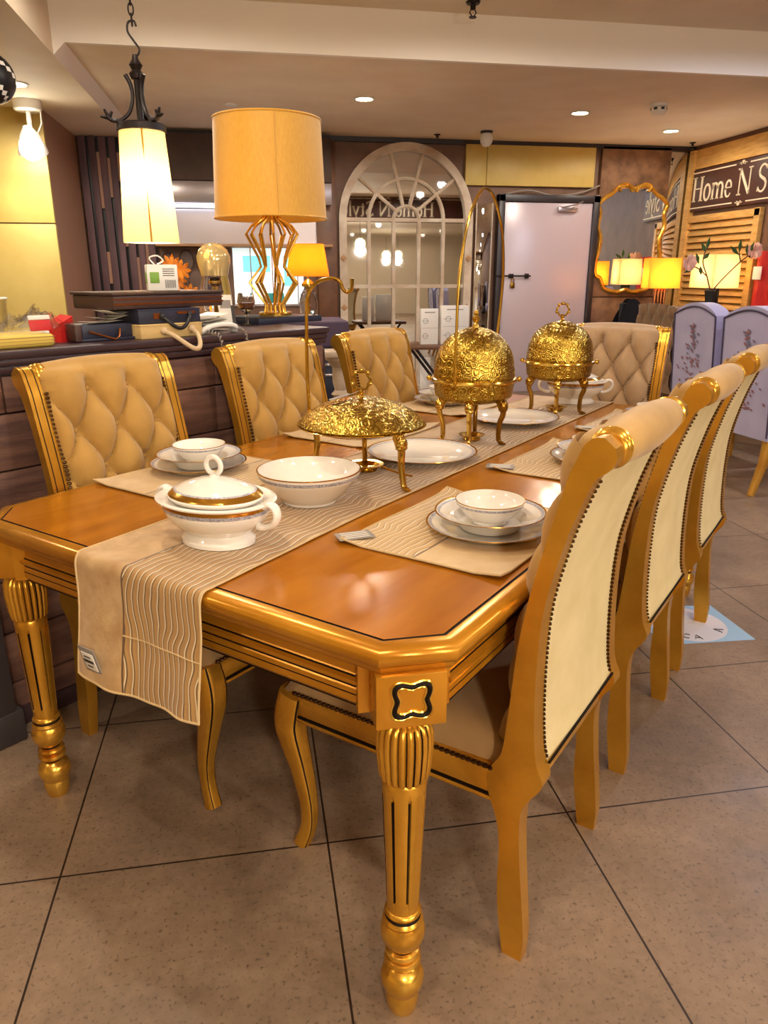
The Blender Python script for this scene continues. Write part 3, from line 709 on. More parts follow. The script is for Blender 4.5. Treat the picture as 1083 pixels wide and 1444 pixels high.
def make_chair(fabric, label, group):
    t = thing('dining_chair', label, 'chair', (0, 0, 0), 0, group)
    for sgn in (-1, 1):
        ys = [sgn*v for v in (SI, SI+0.008, SI+0.011, SI+0.030, SI+0.033, SW)]
        mb = MB(); mb.ext_y(outline, ys, lambda i, j: 1 if j in (1, 3) and i < NF-1 and outline[i][1] > 0.46 else 0, lambda y, z: math.copysign(SW-(SW-abs(y))*min(1.0, 0.66+0.34*z/0.42), y))
        mb.obj('back_post', ['gold', 'inlay'], t, sharp=30)
    for sgn in (-1, 1):
        y = sgn*0.215
        path = spline([(0.560, y*1.0, 0.41), (0.572, y, 0.36), (0.574, y*1.01, 0.31), (0.552, y, 0.22), (0.533, y, 0.13), (0.533, y, 0.06), (0.552, y*1.02, 0.0)], 5)
        n = len(path); key = [0.031, 0.034, 0.032, 0.024, 0.019, 0.0175, 0.019]
        rad = [key[min(6, int(i/5))]+(key[min(6, int(i/5)+1)]-key[min(6, int(i/5))])*((i % 5)/5) for i in range(n)]
        mb = MB(); mb.tube(path, rad, 48, up=(1, 0, 0), sq=3.2, colmat={4: 1, 42: 1, 18: 1, 28: 1}); mb.obj('front_leg', ['gold', 'inlay'], t, sharp=50)
    mb = MB()
    def rail(p, q, w):
        dx, dy = q[0]-p[0], q[1]-p[1]; l = math.hypot(dx, dy); a = math.atan2(dy, dx)
        mb.at(((p[0]+q[0])/2, (p[1]+q[1])/2, 0), rz=a)
        mb.box((0, 0, 0.389), (l, w, 0.052), 0.004); mb.box((0, 0, 0.3585), (l, w*0.96, 0.006), 0, 1); mb.box((0, 0, 0.351), (l, w*1.05, 0.010), 0.003)
        mb.at()
    for sgn in (-1, 1): rail((0.03, sgn*0.213), (0.56, sgn*0.218), 0.034)
    rail((0.568, -0.2), (0.568, 0.2), 0.034)
    mb.obj('seat_rail', ['gold', 'inlay'], t)
    mb = MB(); mb.box((0.015, 0, 0.405), (0.034, SI*2, 0.075), 0.003); mb.obj('rear_rail', 'gold_dull', t)
    # seat cushion, domed
    def seat(u, v):
        x = 0.045+0.535*u; y = (-1+2*v)*(0.205+0.025*u)
        e = min(1.0, min(u, 1-u, v, 1-v)*7); d = math.sqrt(max(0.0, 1-(1-e)**2))
        return (x, y, 0.412+0.052*d+0.02*math.sin(PI*u)*math.sin(PI*v))
    mb = MB(); mb.grid(seat, 26, 26); mb.box((0.31, 0, 0.408), (0.53, 0.41, 0.02), 0.002); mb.obj('seat', 'seat_cloth', t, sharp=60)
    mb = MB()
    def studs(path, step, r):
        P = [Vector(p) for p in path]; acc = 0
        for a, b in zip(P, P[1:]):
            l = (b-a).length
            while acc < l:
                p = a+(b-a)*(acc/l); mb.lathe([(0, r*0.8), (r*0.8, r*0.5), (r, 0), (r*0.8, -r*0.5), (0, -r*0.8)], 6, c=p); acc += step
            acc -= l
    for pth in ([(0.07, -0.231, 0.420), (0.55, -0.238, 0.420)], [(0.07, 0.231, 0.420), (0.55, 0.238, 0.420)], [(0.588, -0.2, 0.420), (0.588, 0.2, 0.420)]):
        mb = MB(); studs(pth, 0.0115, 0.0060); mb.obj('seat_nailhead_trim', 'nail', t)
    # tufted front of the back, rolling over the top scroll
    front = [(at_z(FR, z), z) for z in [0.45+0.555*i/30 for i in range(31)]]
    a0 = 0; rr = SCR+0.004
    roll = [(SCX+rr*math.cos(R(a)), SCZ+rr*math.sin(R(a))) for a in range(-20, 236, 12)]
    roll = [p for p in roll if p[0] > front[-1][0]-0.2]
    while roll and roll[0][1] < front[-1][1]+0.006: roll.pop(0)
    path = front+roll; L = [0]
    for a, b in zip(path, path[1:]): L.append(L[-1]+math.dist(a, b))
    Lf = L[len(front)-1]
    def samp(s):
        for i in range(len(L)-1):
            if s <= L[i+1] or i == len(L)-2:
                f = (s-L[i])/(L[i+1]-L[i]); a, b = path[i], path[i+1]
                dx, dz = b[0]-a[0], b[1]-a[1]; l = math.hypot(dx, dz)
                return a[0]+dx*f, a[1]+dz*f, dz/l, -dx/l
    row1 = Lf-0.006; px, pz = 0.128, 0.215
    def tuft(u, v):
        s = L[-1]*u; y = (-1+2*v)*SI; x, z, nx, nz = samp(s)
        d = row1-s; e = min(1.0, min(v, 1-v)*9); ed = math.sqrt(max(0, 1-(1-e)**2))
        if d > 0:
            rw = round(2*d/pz); bs = row1-rw*pz/2; off = px/2 if rw % 2 == 0 else 0.0; by = round((y-off)/px)*px+off
            dent = math.exp(-((s-bs)**2+(y-by)**2)/0.017**2)
            A = abs(math.sin(PI*(y/px+(d+pz/2)/pz))); B = abs(math.sin(PI*(y/px-(d+pz/2)/pz))); h = (A*B)**0.36
        else:
            h = abs(math.cos(PI*y/px))**0.72; f = min(1, -d/0.10); h = h*(1-f)+f*(0.75+0.25*math.cos(y*3)); dent = 0 if d < -0.04 else math.exp(-(d*d+(abs(y)-px/2)**2)/0.017**2)
        if s > Lf+0.03:                                   # the roll is plump in the middle and narrow at its ends
            g = min(1, (s-Lf-0.03)/0.03); h = h*(1-g)+g*(0.02+0.22*math.cos(y/SI*PI/2))
        th = -0.010+0.046*h*ed+0.009*ed-0.012*dent
        return (x+nx*th, y, z+nz*th)
    mb = MB(); mb.grid(tuft, 150, 100)
    for r in range(0, 5):
        s = row1-r*pz/2
        for k in range(-2, 3):
            y = k*px+(px/2 if r % 2 == 0 else 0)
            if abs(y) > SI-0.03 or s < 0.03: continue
            x, z, nx, nz = samp(s); mb.sphere((x-nx*0.004, y, z-nz*0.004), 0.0075, 8, 5)
    mb.obj('backrest', fabric, t, sharp=80)
    # smooth rear panel in cream cloth with a dark piping
    def rear(u, v):
        z = 0.445+u*0.558; x = at_z(RE, z); return (x+0.004-0.004*math.sin(PI*v), (-1+2*v)*SI, z)
    mb = MB(); mb.grid(rear, 24, 8); mb.obj('back_panel', 'cream_cloth', t, sharp=80)
    mb = MB(); mb.tube([(at_z(RE, 0.446)-0.001, -SI, 0.446), (at_z(RE, 0.446)-0.003, SI, 0.446)], 0.003, 6)
    mb.obj('piping', 'inlay', t)
    for sgn in (-1, 1):
        mb = MB(); studs([(at_z(RE, z)+0.0012, sgn*(SI-0.004), z) for z in [0.455+0.540*i/24 for i in range(25)]], 0.0095, 0.0046); mb.obj('rear_nailhead_trim', 'nail', t)
        mb = MB(); studs([(at_z(FR, z)+0.005, sgn*(SI-0.004), z) for z in [0.455+0.553*i/24 for i in range(25)]], 0.0115, 0.0060); mb.obj('front_nailhead_trim', 'nail', t)
    for sgn in (-1, 1):
        mb = MB(); mb.lathe([(0.0, sgn*0.193), (0.027, sgn*0.193), (0.0305, sgn*0.190), (0.032, sgn*0.186), (0.029, sgn*0.182), (0.033, sgn*0.178), (0.034, sgn*0.174), (0.030, sgn*0.170), (0.033, sgn*0.166), (0.029, sgn*0.160), (0.0, sgn*0.160)], 28, axis='Y', c=(SCX, 0, SCZ))
        mb.obj('scroll_ring', 'gold_bright', t)
    return t
g = 'gilded dining chairs around the long table'
ch = make_chair('velvet', 'gilded chair showing its cream rear panel, beside the front table leg', g)
ch.location = T(0.437, -0.668); ch.rotation_euler = (0, 0, TA+PI/2)
for x, y, a, lab in ((1.125, -0.668, 90, 'gilded chair showing its cream rear panel, between two other cream-backed chairs'),
                     (1.780, -0.662, 90, 'gilded chair showing its cream rear panel, with its leg on the blue floor sticker'),
                     (0.430, 0.695, -92.5, 'tufted gold velvet chair facing the lidded tureen, in front of the plank counter'),
                     (1.105, 0.664, -92, 'tufted gold velvet chair in front of the counter end, under the tall gold lamp'),
                     (1.750, 0.662, -92, 'tufted gold velvet chair past the counter end, in front of the arched mirror')):
    dup(ch, T(x, y), TA+R(a), lab, g)
fc = dup(ch, T(2.61, -0.03), TA+PI, 'tufted taupe velvet chair at the far head of the table', g)
for c in fc.children:
    if c.name.startswith('backrest'): c.data = c.data.copy(); c.data.materials[0] = MATS['velvet_taupe']

# ------------------------------------------------------------------ runner and placemats
RY0, RY1 = -0.145, 0.208
prof = []
def rp():
    P = [(-0.128, 0.553), (-0.119, 0.59), (-0.105, 0.635), (-0.090, 0.69), (-0.083, 0.735), (-0.078, 0.760), (-0.068, 0.7725), (-0.050, TT+0.0035), (-0.02, TT+0.0035)]
    n = 40
    P += [(-0.02+(2.262+0.02)*i/n, TT+0.0035) for i in range(1, n+1)]
    P += [(2.296, 0.7725), (2.307, 0.760), (2.312, 0.735), (2.318, 0.69), (2.326, 0.63), (2.335, 0.56)]
    return P
P = [(p.x, p.z) for p in spline([(x, 0, z) for x, z in rp()], 3)]; L = [0]
for a, b in zip(P, P[1:]): L.append(L[-1]+math.dist(a, b))
def run_pt(i, v, off=0.0):
    x, z = P[i]; y = RY0+(RY1-RY0)*v
    drop = max(0, 0.75-z)
    side = -1 if x < 1 else 1
    w = 0.006*math.sin(v*9+1)*drop*6+0.002*math.sin(v*23+z*20)*drop*5
    x += side*(w+off) if drop > 0 else 0
    if x < 0.45: y -= 0.020*min(1, (0.45-x)/0.5)+0.16*drop
    z += (-0.015*v-0.006*math.sin(v*PI))*drop*5*(1 if x < 1 else 0)
    if drop == 0: z += off+0.0012*max(0, math.sin(x*31+v*7))*max(0, math.sin(v*17+x*9))
    return (x, y, z)
nP = len(P)-1; NV = 36
s = thing('table_runner', 'beige table runner with woven wavy lines hanging over the near table end', 'table runner', T(0, 0), TA)
mb = MB(); mb.grid(lambda u, v: run_pt(round(u*nP), v), nP, NV, uvfn=lambda u, v: (L[round(u*nP)], (0.60-v)*(RY1-RY0)))
mb.grid(lambda u, v: tuple(Vector(run_pt(round(u*nP), v, -0.0022))), nP, NV, uvfn=lambda u, v: (0, -0.05))
mb.obj('cloth', 'runner_cloth', s, sharp=60)
mb = MB()
for v in (0.0, 1.0): mb.tube([Vector(run_pt(i, v))+Vector((0, 0, 0.0005)) for i in range(nP+1)], 0.0022, 6)
mb.tube([run_pt(0, j/NV) for j in range(NV+1)], 0.0024, 6); mb.tube([run_pt(nP, j/NV) for j in range(NV+1)], 0.0024, 6)
mb.obj('hem', 'hem', s)
k5 = min(range(nP//2), key=lambda i: abs(P[i][1]-0.655))
mb = MB(); mb.tube([Vector(run_pt(k5, 0.60*j/20))+Vector((-0.001, 0, 0)) for j in range(21)], 0.0014, 5); mb.obj('seam', 'hem', s)
mb = MB(); p = Vector(run_pt(4, 0.86)); q = Vector(run_pt(0, 0.86)); 
mb.at((p.x*0.5+q.x*0.5-0.006, 0.100, 0.580), ry=R(-13)); mb.box((0, 0, 0), (0.003, 0.050, 0.075), 0.002, 0); mb.box((-0.002, 0.0, 0.005), (0.002, 0.036, 0.042), 0.001, 1)
for z, w in ((0.017, .02), (0.008, .03), (0.004, .028), (-0.006, .016)): mb.box((-0.0035, 0, z), (0.0006, w, 0.003), 0, 2)
mb.at(); mb.obj('care_tag', ['grey_card', 'paper', 'ink'], s, label='grey care tag with white label')
pm_src = []
def placemat(x0, x1, yi, yo, label, tagx=None):
    # yi: edge towards the runner, yo: edge towards the chair
    s = thing('placemat', label, 'placemat', T((x0+x1)/2, (yi+yo)/2, TT), TA, 'placemats on the table')
    w, d = abs(x1-x0)/2, (yi-yo)/2; sg = 1 if d > 0 else -1; d = abs(d)
    def top(u, v):
        x = (-1+2*u)*w; y = (-1+2*v)*d*sg
        c = max(0, abs(2*u-1)-0.80)*max(0, abs(2*v-1)-0.70)*1.3
        return (x, y, 0.0045+0.10*c+0.001*math.sin(u*9+v*5))
    uvf = lambda u, v: (2*w*u, (v-0.52)*2*d)
    mb = MB(); mb.grid(top, 24, 20, uvfn=uvf)
    mb.grid(lambda u, v: tuple(Vector(top(u, v))-Vector((0, 0, 0.003))), 24, 20, uvfn=lambda u, v: (u, -0.1)); mb.obj('cloth', 'mat_cloth', s, sharp=60)
    rim = [top(i/24, 0) for i in range(25)]+[top(1, i/20) for i in range(1, 21)]+[top(1-i/24, 1) for i in range(1, 25)]+[top(0, 1-i/20) for i in range(1, 20)]
    mb = MB(); mb.tube(rim, 0.0022, 5, True); mb.obj('hem', 'hem', s)
    if tagx:
        mb = MB(); mb.at((tagx[0]-(x0+x1)/2, tagx[1]-(yi+yo)/2, 0.0085), rz=R(tagx[2])); mb.box((0, 0, 0), (0.046, 0.078, 0.002), 0.001, 0)
        for k in range(4): mb.box((-0.015+k*0.010, 0, 0.0013), (0.0025, 0.058, 0.0006), 0, 1)
        mb.at(); mb.obj('product_tag', ['grey_card', 'paper'], s, label='grey product tag at the corner')
placemat(0.264, 0.715, -0.212, -0.572, 'beige placemat with raised tagged corner before the cream-backed chair nearest the runner drop', (0.300, -0.222, 55))
placemat(0.972, 1.421, -0.218, -0.590, 'beige tagged placemat before the middle cream-backed chair', (1.0, -0.225, 20))
placemat(1.640, 2.085, -0.222, -0.590, 'beige tagged placemat before the cream-backed chair over the floor sticker', (1.68, -0.24, 20))
placemat(0.262, 0.700, 0.215, 0.600, 'beige untagged placemat before the tufted chair beside the lidded tureen')
placemat(0.990, 1.440, 0.225, 0.580, 'beige untagged placemat behind the low brass dish, before the chair under the gold lamp')
placemat(1.640, 2.060, 0.235, 0.580, 'beige untagged placemat behind the tall-handled brass dome, before the arched mirror')

# ------------------------------------------------------------------ tableware
def plate_mb(r, h):
    mb = MB(); mb.lathe([(0, 0.004), (r*0.60, 0.004), (r*0.62, 0.0), (r*0.66, 0.003), (r*0.72, 0.008), (r*0.98, h), (r, h+0.0008), (r*0.995, h+0.0022), (r*0.965, h+0.0008), (r*0.955, h), (r*0.90, h-0.001), (r*0.70, 0.011), (r*0.64, 0.0075), (0, 0.007)], 72,
             mats=[0, 0, 0, 0, 0, 1, 1, 1, 0, 2, 0, 0, 0, 0]); return mb
def deep_mb(r, h):
    mb = MB(); mb.lathe([(0, 0.004), (r*0.5, 0.004), (r*0.52, 0), (r*0.57, 0.004), (r*0.68, h*0.62), (r*0.97, h), (r, h+0.001), (r*0.995, h+0.0025), (r*0.965, h+0.001), (r*0.955, h+0.001), (r*0.90, h-0.002), (r*0.66, h*0.72), (r*0.55, 0.009), (0, 0.007)], 72,
             mats=[0, 0, 0, 0, 0, 1, 1, 1, 0, 2, 0, 0, 0, 0]); return mb
def bowl_mb(r, h, foot=0.5):
    mb = MB(); mb.lathe([(0, 0.003), (r*foot*0.9, 0.003), (r*foot, 0), (r*foot*1.02, 0.006), (r*0.72, h*0.34), (r*0.91, h*0.70), (r*0.965, h*0.80), (r*0.985, h*0.90), (r*0.998, h*0.97), (r, h), (r*0.975, h), (r*0.95, h*0.9), (r*0.84, h*0.6), (r*0.5, h*0.22), (0, h*0.16)], 72,
             mats=[0, 0, 0, 0, 0, 0, 2, 0, 1, 1, 0, 0, 0, 0, 0]); return mb
PM = ['porcelain', 'gilt', 'lattice']
me = {}
def ware(kind, mbf, label, cat, loc, group, rz=0):
    if kind not in me: 
        o = mbf().obj(kind, PM); me[kind] = o.data
    else:
        o = bpy.data.objects.new(kind, me[kind]); COL.objects.link(o)
    o.location = loc; o.rotation_euler = (0, 0, rz); return tag(o, label, cat, group)
ZM = TT+0.0065
def setting(x, y, where):
    ware('dinner_plate', lambda: plate_mb(0.134, 0.021), 'white dinner plate, lowest of the stack before '+where, 'plate', T(x, y, ZM), 'dinner plates under the place settings')
    ware('soup_plate', lambda: deep_mb(0.118, 0.036), 'white soup plate, middle of the stack before '+where, 'plate', T(x+0.005, y, ZM+0.0085), 'soup plates of the place settings')
    ware('bowl', lambda: bowl_mb(0.074, 0.050), 'small white bowl topping the stack before '+where, 'bowl', T(x+0.01, y+0.004, ZM+0.0185), 'small bowls on the place settings')
setting(0.485, -0.440, 'the cream-backed chair nearest the runner drop')
setting(1.205, -0.435, 'the middle cream-backed chair')
setting(1.880, -0.430, 'the cream-backed chair over the floor sticker')
setting(0.515, 0.475, 'the tufted chair beside the lidded tureen')
setting(1.240, 0.455, 'the tufted chair under the gold lamp')
setting(1.870, 0.440, 'the tufted chair before the arched mirror')
ZR = TT+0.0052
def tureen(x, y, label, sc=1.0, az=0):
    t = thing('lidded_tureen', label, 'tureen', T(x, y, ZR), az); S = dict(sx=1.0, sy=0.80)
    r = 0.122*sc; k = sc
    mb = MB(); mb.lathe([(0, 0.004*k), (0.078*k, 0.004*k), (0.083*k, 0), (0.083*k, 0.008*k), (0.074*k, 0.016*k), (0.070*k, 0.022*k), (0.084*k, 0.030*k), (0.104*k, 0.046*k), (0.117*k, 0.064*k), (0.1195*k, 0.072*k), (0.121*k, 0.080*k), (0.121*k, 0.086*k), (0.124*k, 0.088*k), (0.134*k, 0.092*k), (0.135*k, 0.095*k), (0.128*k, 0.0975*k), (0.112*k, 0.094*k), (0.105*k, 0.088*k), (0.0, 0.088*k)], 72, mats=[0, 0, 0, 0, 0, 0, 0, 0, 0, 2, 1, 1, 0, 0, 0, 0, 0, 0, 0], **S)
    mb.obj('body', PM, t)
    mb = MB(); mb.lathe([(0, 0.092*k), (0.100*k, 0.092*k), (0.106*k, 0.098*k), (0.105*k, 0.102*k), (0.100*k, 0.106*k), (0.092*k, 0.112*k), (0.088*k, 0.1145*k), (0.070*k, 0.122*k), (0.042*k, 0.131*k), (0.018*k, 0.136*k), (0.012*k, 0.1375*k), (0, 0.138*k)], 72, mats=[0, 0, 0, 1, 1, 2, 0, 0, 0, 0, 0, 0], **S)
    lid = mb.obj('lid', PM, t)
    mb = MB(); mb.lathe([(0.016*k, 0.134*k), (0.010*k, 0.140*k), (0.008*k, 0.144*k), (0, 0.146*k)], 20)
    mb.tube([(0.019*k*math.cos(2*PI*i/28), 0, (0.161+0.018*math.sin(2*PI*i/28))*k) for i in range(28)], 0.0055*k, 10, True); mb.obj('ring_knob', PM, lid)
    for sg in (-1, 1):
        mb = MB(); mb.tube(spline([(sg*0.108*k, 0, 0.046*k), (sg*0.126*k, 0, 0.046*k), (sg*0.146*k, 0, 0.056*k), (sg*0.155*k, 0, 0.074*k), (sg*0.151*k, 0, 0.090*k), (sg*0.138*k, 0, 0.096*k), (sg*0.126*k, 0, 0.090*k)], 6), 0.0070*k, 12, flat=1.6); mb.obj('handle', PM, t)
    return t
tureen(0.132, 0.004, 'white gold-banded lidded tureen on the near end of the runner', 0.98, R(-38))
tureen(2.195, -0.01, 'white lidded tureen at the far end of the runner behind the ring-topped brass dome', 0.98, R(-14))
o = bowl_mb(0.125, 0.080, 0.52).obj('salad_bowl', PM); o.location = T(0.452, 0.022, ZR); tag(o, 'large white gold-rimmed salad bowl beside the tureen on the runner', 'bowl')
for x, y, lab in ((0.985, 0.025, 'round white gold-rimmed serving platter behind the low brass dish'), (1.655, 0.028, 'round white serving platter between the two brass domes')):
    ware('serving_platter', lambda: plate_mb(0.166, 0.020), lab, 'platter', T(x, y, ZR), 'serving platters on the runner')

# engraved brass chafing dishes
def cab_leg(mb, top, foot, r=0.010):
    t, f = Vector(top), Vector(foot); out = Vector((f.x-t.x, f.y-t.y, 0)); d = out.normalized() if out.length > 1e-4 else Vector((1, 0, 0))
    h = t.z-f.z
    pts = [t+d*-0.004+Vector((0, 0, 0.006)), t+d*0.010-Vector((0, 0, h*0.12)), t+d*0.012-Vector((0, 0, h*0.30)), t*0.5+f*0.5+d*-0.004, f+d*-0.012+Vector((0, 0, h*0.18)), f+d*-0.006+Vector((0, 0, h*0.06)), f+d*0.006+Vector((0, 0, 0.004))]
    sp = spline(pts, 5); n = len(sp)
    rad = [r*(1.35 if i < n*0.25 else 0.95-0.35*(i/n)) for i in range(n)]
    mb.tube(sp, rad, 10, sq=2.6)
    mb.sphere(t+d*0.012-Vector((0, 0, h*0.10)), r*1.5, 10, 6, sz=1.3); mb.tube([f+d*-0.006+Vector((0, 0, 0.006)), f+d*0.016+Vector((0, 0, 0.004))], [r*0.7, r*0.35], 8)
def burner(mb, r=0.038, c=(0, 0, 0)):
    mb.lathe([(0, 0), (r*0.8, 0), (r*0.85, 0.004), (r*0.8, 0.007), (r*0.95, 0.011), (r*1.25, 0.015), (r*1.28, 0.018), (r*0.95, 0.017), (r*0.75, 0.009), (0, 0.008)], 36, c=c)
def ringknob(mb, z, r, fancy=True):
    mb.lathe([(0.012, z), (0.009, z+0.006), (0.005, z+0.010), (0.008, z+0.016), (0.004, z+0.022), (0, z+0.023)], 16)
    c = z+0.022+r
    mb.tube([(r*(1+(0.08*math.cos(6*a) if fancy else 0))*math.cos(a), 0, c+r*(1+(0.08*math.cos(6*a) if fancy else 0))*math.sin(a)) for a in [2*PI*i/36 for i in range(36)]], 0.0038, 8, True)
    if fancy:
        for a in (50, 90, 130, 200, 340): mb.sphere((r*1.12*math.cos(R(a)), 0, c+r*1.12*math.sin(R(a))), 0.006, 8, 5)
def view_rz(x, y):
    p = T(x, y); return math.atan2(p[1], p[0])-PI/2      # ring turned to face the room's front
# low wide dish with a hook stand for its lid
LX, LY = 0.710, 0.050
t = thing('low_chafing_dish', 'low wide engraved brass chafing dish with domed lid and lid-hanging hook', 'chafing dish', T(LX, LY, ZR), view_rz(LX, LY))
Z0 = 0.140
mb = MB(); mb.lathe([(0, Z0-0.022), (0.11, Z0-0.018), (0.155, Z0-0.004), (0.169, Z0), (0.173, Z0+0.002), (0.169, Z0+0.004), (0.160, Z0+0.003), (0, Z0+0.002)], 72); mb.obj('pan', 'brass_plain', t)
mb = MB(); mb.lathe([(0.168, Z0+0.005), (0.169, Z0+0.008), (0.160, Z0+0.018), (0.137, Z0+0.037), (0.105, Z0+0.054), (0.070, Z0+0.066), (0.036, Z0+0.073), (0.012, Z0+0.0755), (0, Z0+0.076)], 72); lid = mb.obj('lid', 'brass_engraved', t)
mb = MB(); ringknob(mb, Z0+0.073, 0.023); mb.obj('ring_knob', 'brass_plain', lid)
mb = MB(); mb.at((-0.038, -0.02, Z0+0.083), rz=R(15), ry=R(-14)); mb.box((-0.02, 0, 0), (0.055, 0.020, 0.002), 0.001); mb.at(); mb.tube([(-0.03, -0.018, Z0+0.083), (-0.005, 0, Z0+0.090)], 0.001, 5); mb.obj('price_tag', 'grey_card', lid, label='small grey price tag')
for dx, dy in ((0.018, 0.185), (-0.062, -0.180), (0.150, 0.095)):
    a = TA+math.atan2(dy, dx)-view_rz(LX, LY); rf_ = math.hypot(dx, dy); rt_ = rf_*0.84
    mb = MB(); cab_leg(mb, (rt_*math.cos(a), rt_*math.sin(a), Z0-0.010), (rf_*math.cos(a), rf_*math.sin(a), 0.0), 0.0105); mb.obj('leg', 'brass_plain', t)
mb = MB(); burner(mb, 0.040, (0.01, 0.06, 0)); mb.tube(spline([(0.055, 0.04, 0.014), (0.095, 0.0, 0.008), (0.135, -0.035, 0.006)], 5), 0.003, 6); mb.obj('burner', 'brass_plain', t)
hp = spline([(-0.142, 0.085, Z0-0.008), (-0.146, 0.083, 0.25), (-0.143, 0.075, 0.40), (-0.138, 0.072, 0.465), (-0.115, 0.060, 0.50), (-0.075, 0.040, 0.512), (-0.052, 0.028, 0.505), (-0.045, 0.024, 0.488), (-0.034, 0.018, 0.479), (-0.022, 0.012, 0.487), (-0.020, 0.010, 0.512)], 6)
mb = MB(); mb.tube(hp, 0.0048, 10); mb.obj('hook_stand', 'brass_plain', t)
def dome(x, y, label, legs, z0, R0, hdome):
    t = thing('domed_chafing_dish', label, 'chafing dish', T(x, y, ZR), view_rz(x, y))
    mb = MB(); b = [(0, z0), (R0*0.55, z0+0.002), (R0*0.86, z0+0.012), (R0*0.95, z0+0.024), (R0*0.97, z0+0.045), (R0*1.0, z0+0.072), (0, z0+0.072)]
    mb.lathe(b, 72); pan = mb.obj('pan', 'brass_engraved', t)
    mb = MB(); mb.lathe([(R0*0.98, z0+0.068), (R0*1.06, z0+0.070), (R0*1.075, z0+0.075), (R0*1.06, z0+0.080), (R0*0.99, z0+0.083)], 72)
    for a in (0, 180): mb.sphere((R0*1.10*math.cos(R(a)), R0*1.1*math.sin(R(a)), z0+0.076), 0.009, 10, 6)
    mb.obj('rim', 'brass_plain', t)
    zb = z0+0.080
    pr = [(R0*0.985, zb), (R0*1.0, zb+0.006), (R0*0.99, zb+0.012), (R0*0.985, zb+0.030), (R0*0.965, zb+0.036)]
    m = 12
    for i in range(1, m+1):
        a = PI/2*i/m; pr.append((R0*0.965*math.cos(a) if i < m else 0.0, zb+0.036+(hdome-0.036)*math.sin(a)))
    mb = MB(); mb.lathe(pr, 80, rfn=lambda r, z, a, i, j: r*(1+(0.010*math.sin(a*40) if i in (2, 3) else 0))); lid = mb.obj('dome_lid', 'brass_engraved', t)
    for a in legs:
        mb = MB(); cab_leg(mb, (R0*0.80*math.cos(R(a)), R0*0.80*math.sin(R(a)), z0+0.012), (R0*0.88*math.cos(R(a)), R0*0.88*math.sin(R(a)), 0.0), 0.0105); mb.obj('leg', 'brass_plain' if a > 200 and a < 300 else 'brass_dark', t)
    mb = MB(); burner(mb, 0.034); mb.obj('burner', 'brass_plain', t)
    return t, lid, zb+hdome
t, lid, zt = dome(1.285, 0.012, 'engraved brass domed chafing dish with a tall looped carrying handle', (265, 325, 205, 85), 0.125, 0.131, 0.158)
mb = MB(); mb.lathe([(0.013, zt-0.002), (0.010, zt+0.006), (0.006, zt+0.012), (0.011, zt+0.020), (0.012, zt+0.028), (0.006, zt+0.036), (0.009, zt+0.042), (0.005, zt+0.050), (0, zt+0.052)], 20); mb.obj('finial', 'brass_plain', lid)
mb = MB()
hd = Vector((0.40, 0.92, 0)).normalized(); RR = 0.146
hpts = [(-RR, 0.195, 0), (-RR*0.98, 0.34, 0.0), (-RR*0.93, 0.50, 0.0), (-RR*0.70, 0.66, 0.006), (-RR*0.30, 0.745, 0.012), (RR*0.05, 0.765, 0.016), (RR*0.42, 0.74, 0.020), (RR*0.85, 0.66, 0.022), (RR*1.06, 0.54, 0.022), (RR*1.10, 0.42, 0.016), (RR*1.06, 0.30, 0.008), (RR, 0.195, 0)]
mb.tube(spline([tuple(hd*a+Vector((0.92*o, -0.4*o, z))) for a, z, o in hpts], 6), 0.0046, 10); mb.obj('loop_handle', 'brass_plain', t)
t, lid, zt = dome(1.955, -0.02, 'engraved brass domed chafing dish with a ring knob near the far end', (270, 330, 200, 90), 0.120, 0.130, 0.150)
mb = MB(); ringknob(mb, zt-0.003, 0.022); mb.obj('ring_knob', 'brass_plain', lid)
# ------------------------------------------------------------------ planked counter on the left (frame K: x along the front, y into the counter)
s = thing('reception_counter', 'dark plank-fronted reception counter behind the left row of chairs', 'counter', K(0, 0), CA)
mb = MB(); rows = [0.0, 0.143, 0.301, 0.459, 0.617, 0.775, 0.933, 1.035]
rng = random.Random(11)
for a, b in zip(rows, rows[1:]):
    x = -1.7
    while x < 1.40:
        w = rng.uniform(0.7, 1.3); x2 = min(1.40, x+w)
        if 1.40-x2 < 0.25: x2 = 1.40
        mb.box(((x+x2)/2, 0.012, (a+b)/2), (x2-x-0.004, 0.024, b-a-0.005), 0.003); x = x2
mb.obj('plank_front', 'counter_plank', s)
mb = MB(); mb.box((-0.15, 0.385, 0.52), (3.10, 0.72, 1.03), 0.004); mb.box((1.40, 0.375, 0.51), (0.03, 0.74, 1.02), 0.004); mb.obj('carcass', 'counter_dark', s)
mb = MB(); mb.box((-0.14, 0.37, CT-0.011), (3.14, 0.76, 0.022), 0.005); mb.box((-0.14, 0.373, CT-0.032), (3.13, 0.752, 0.02), 0.006); mb.box((-0.14, 0.376, CT-0.052), (3.12, 0.745, 0.02), 0.004)
mb.obj('worktop', 'counter_dark', s)
mb = MB(); mb.box((-0.02, -0.045, 0.515), (0.10, 0.075, 1.03), 0.008); mb.box((-0.02, -0.045, 0.05), (0.13, 0.085, 0.10), 0.006); mb.obj('corner_post', 'post_grey', s)
mb = MB(); mb.box((0.0, -0.004, 0.03), (2.8, 0.012, 0.06), 0.003); mb.obj('kickboard', 'counter_dark', s)

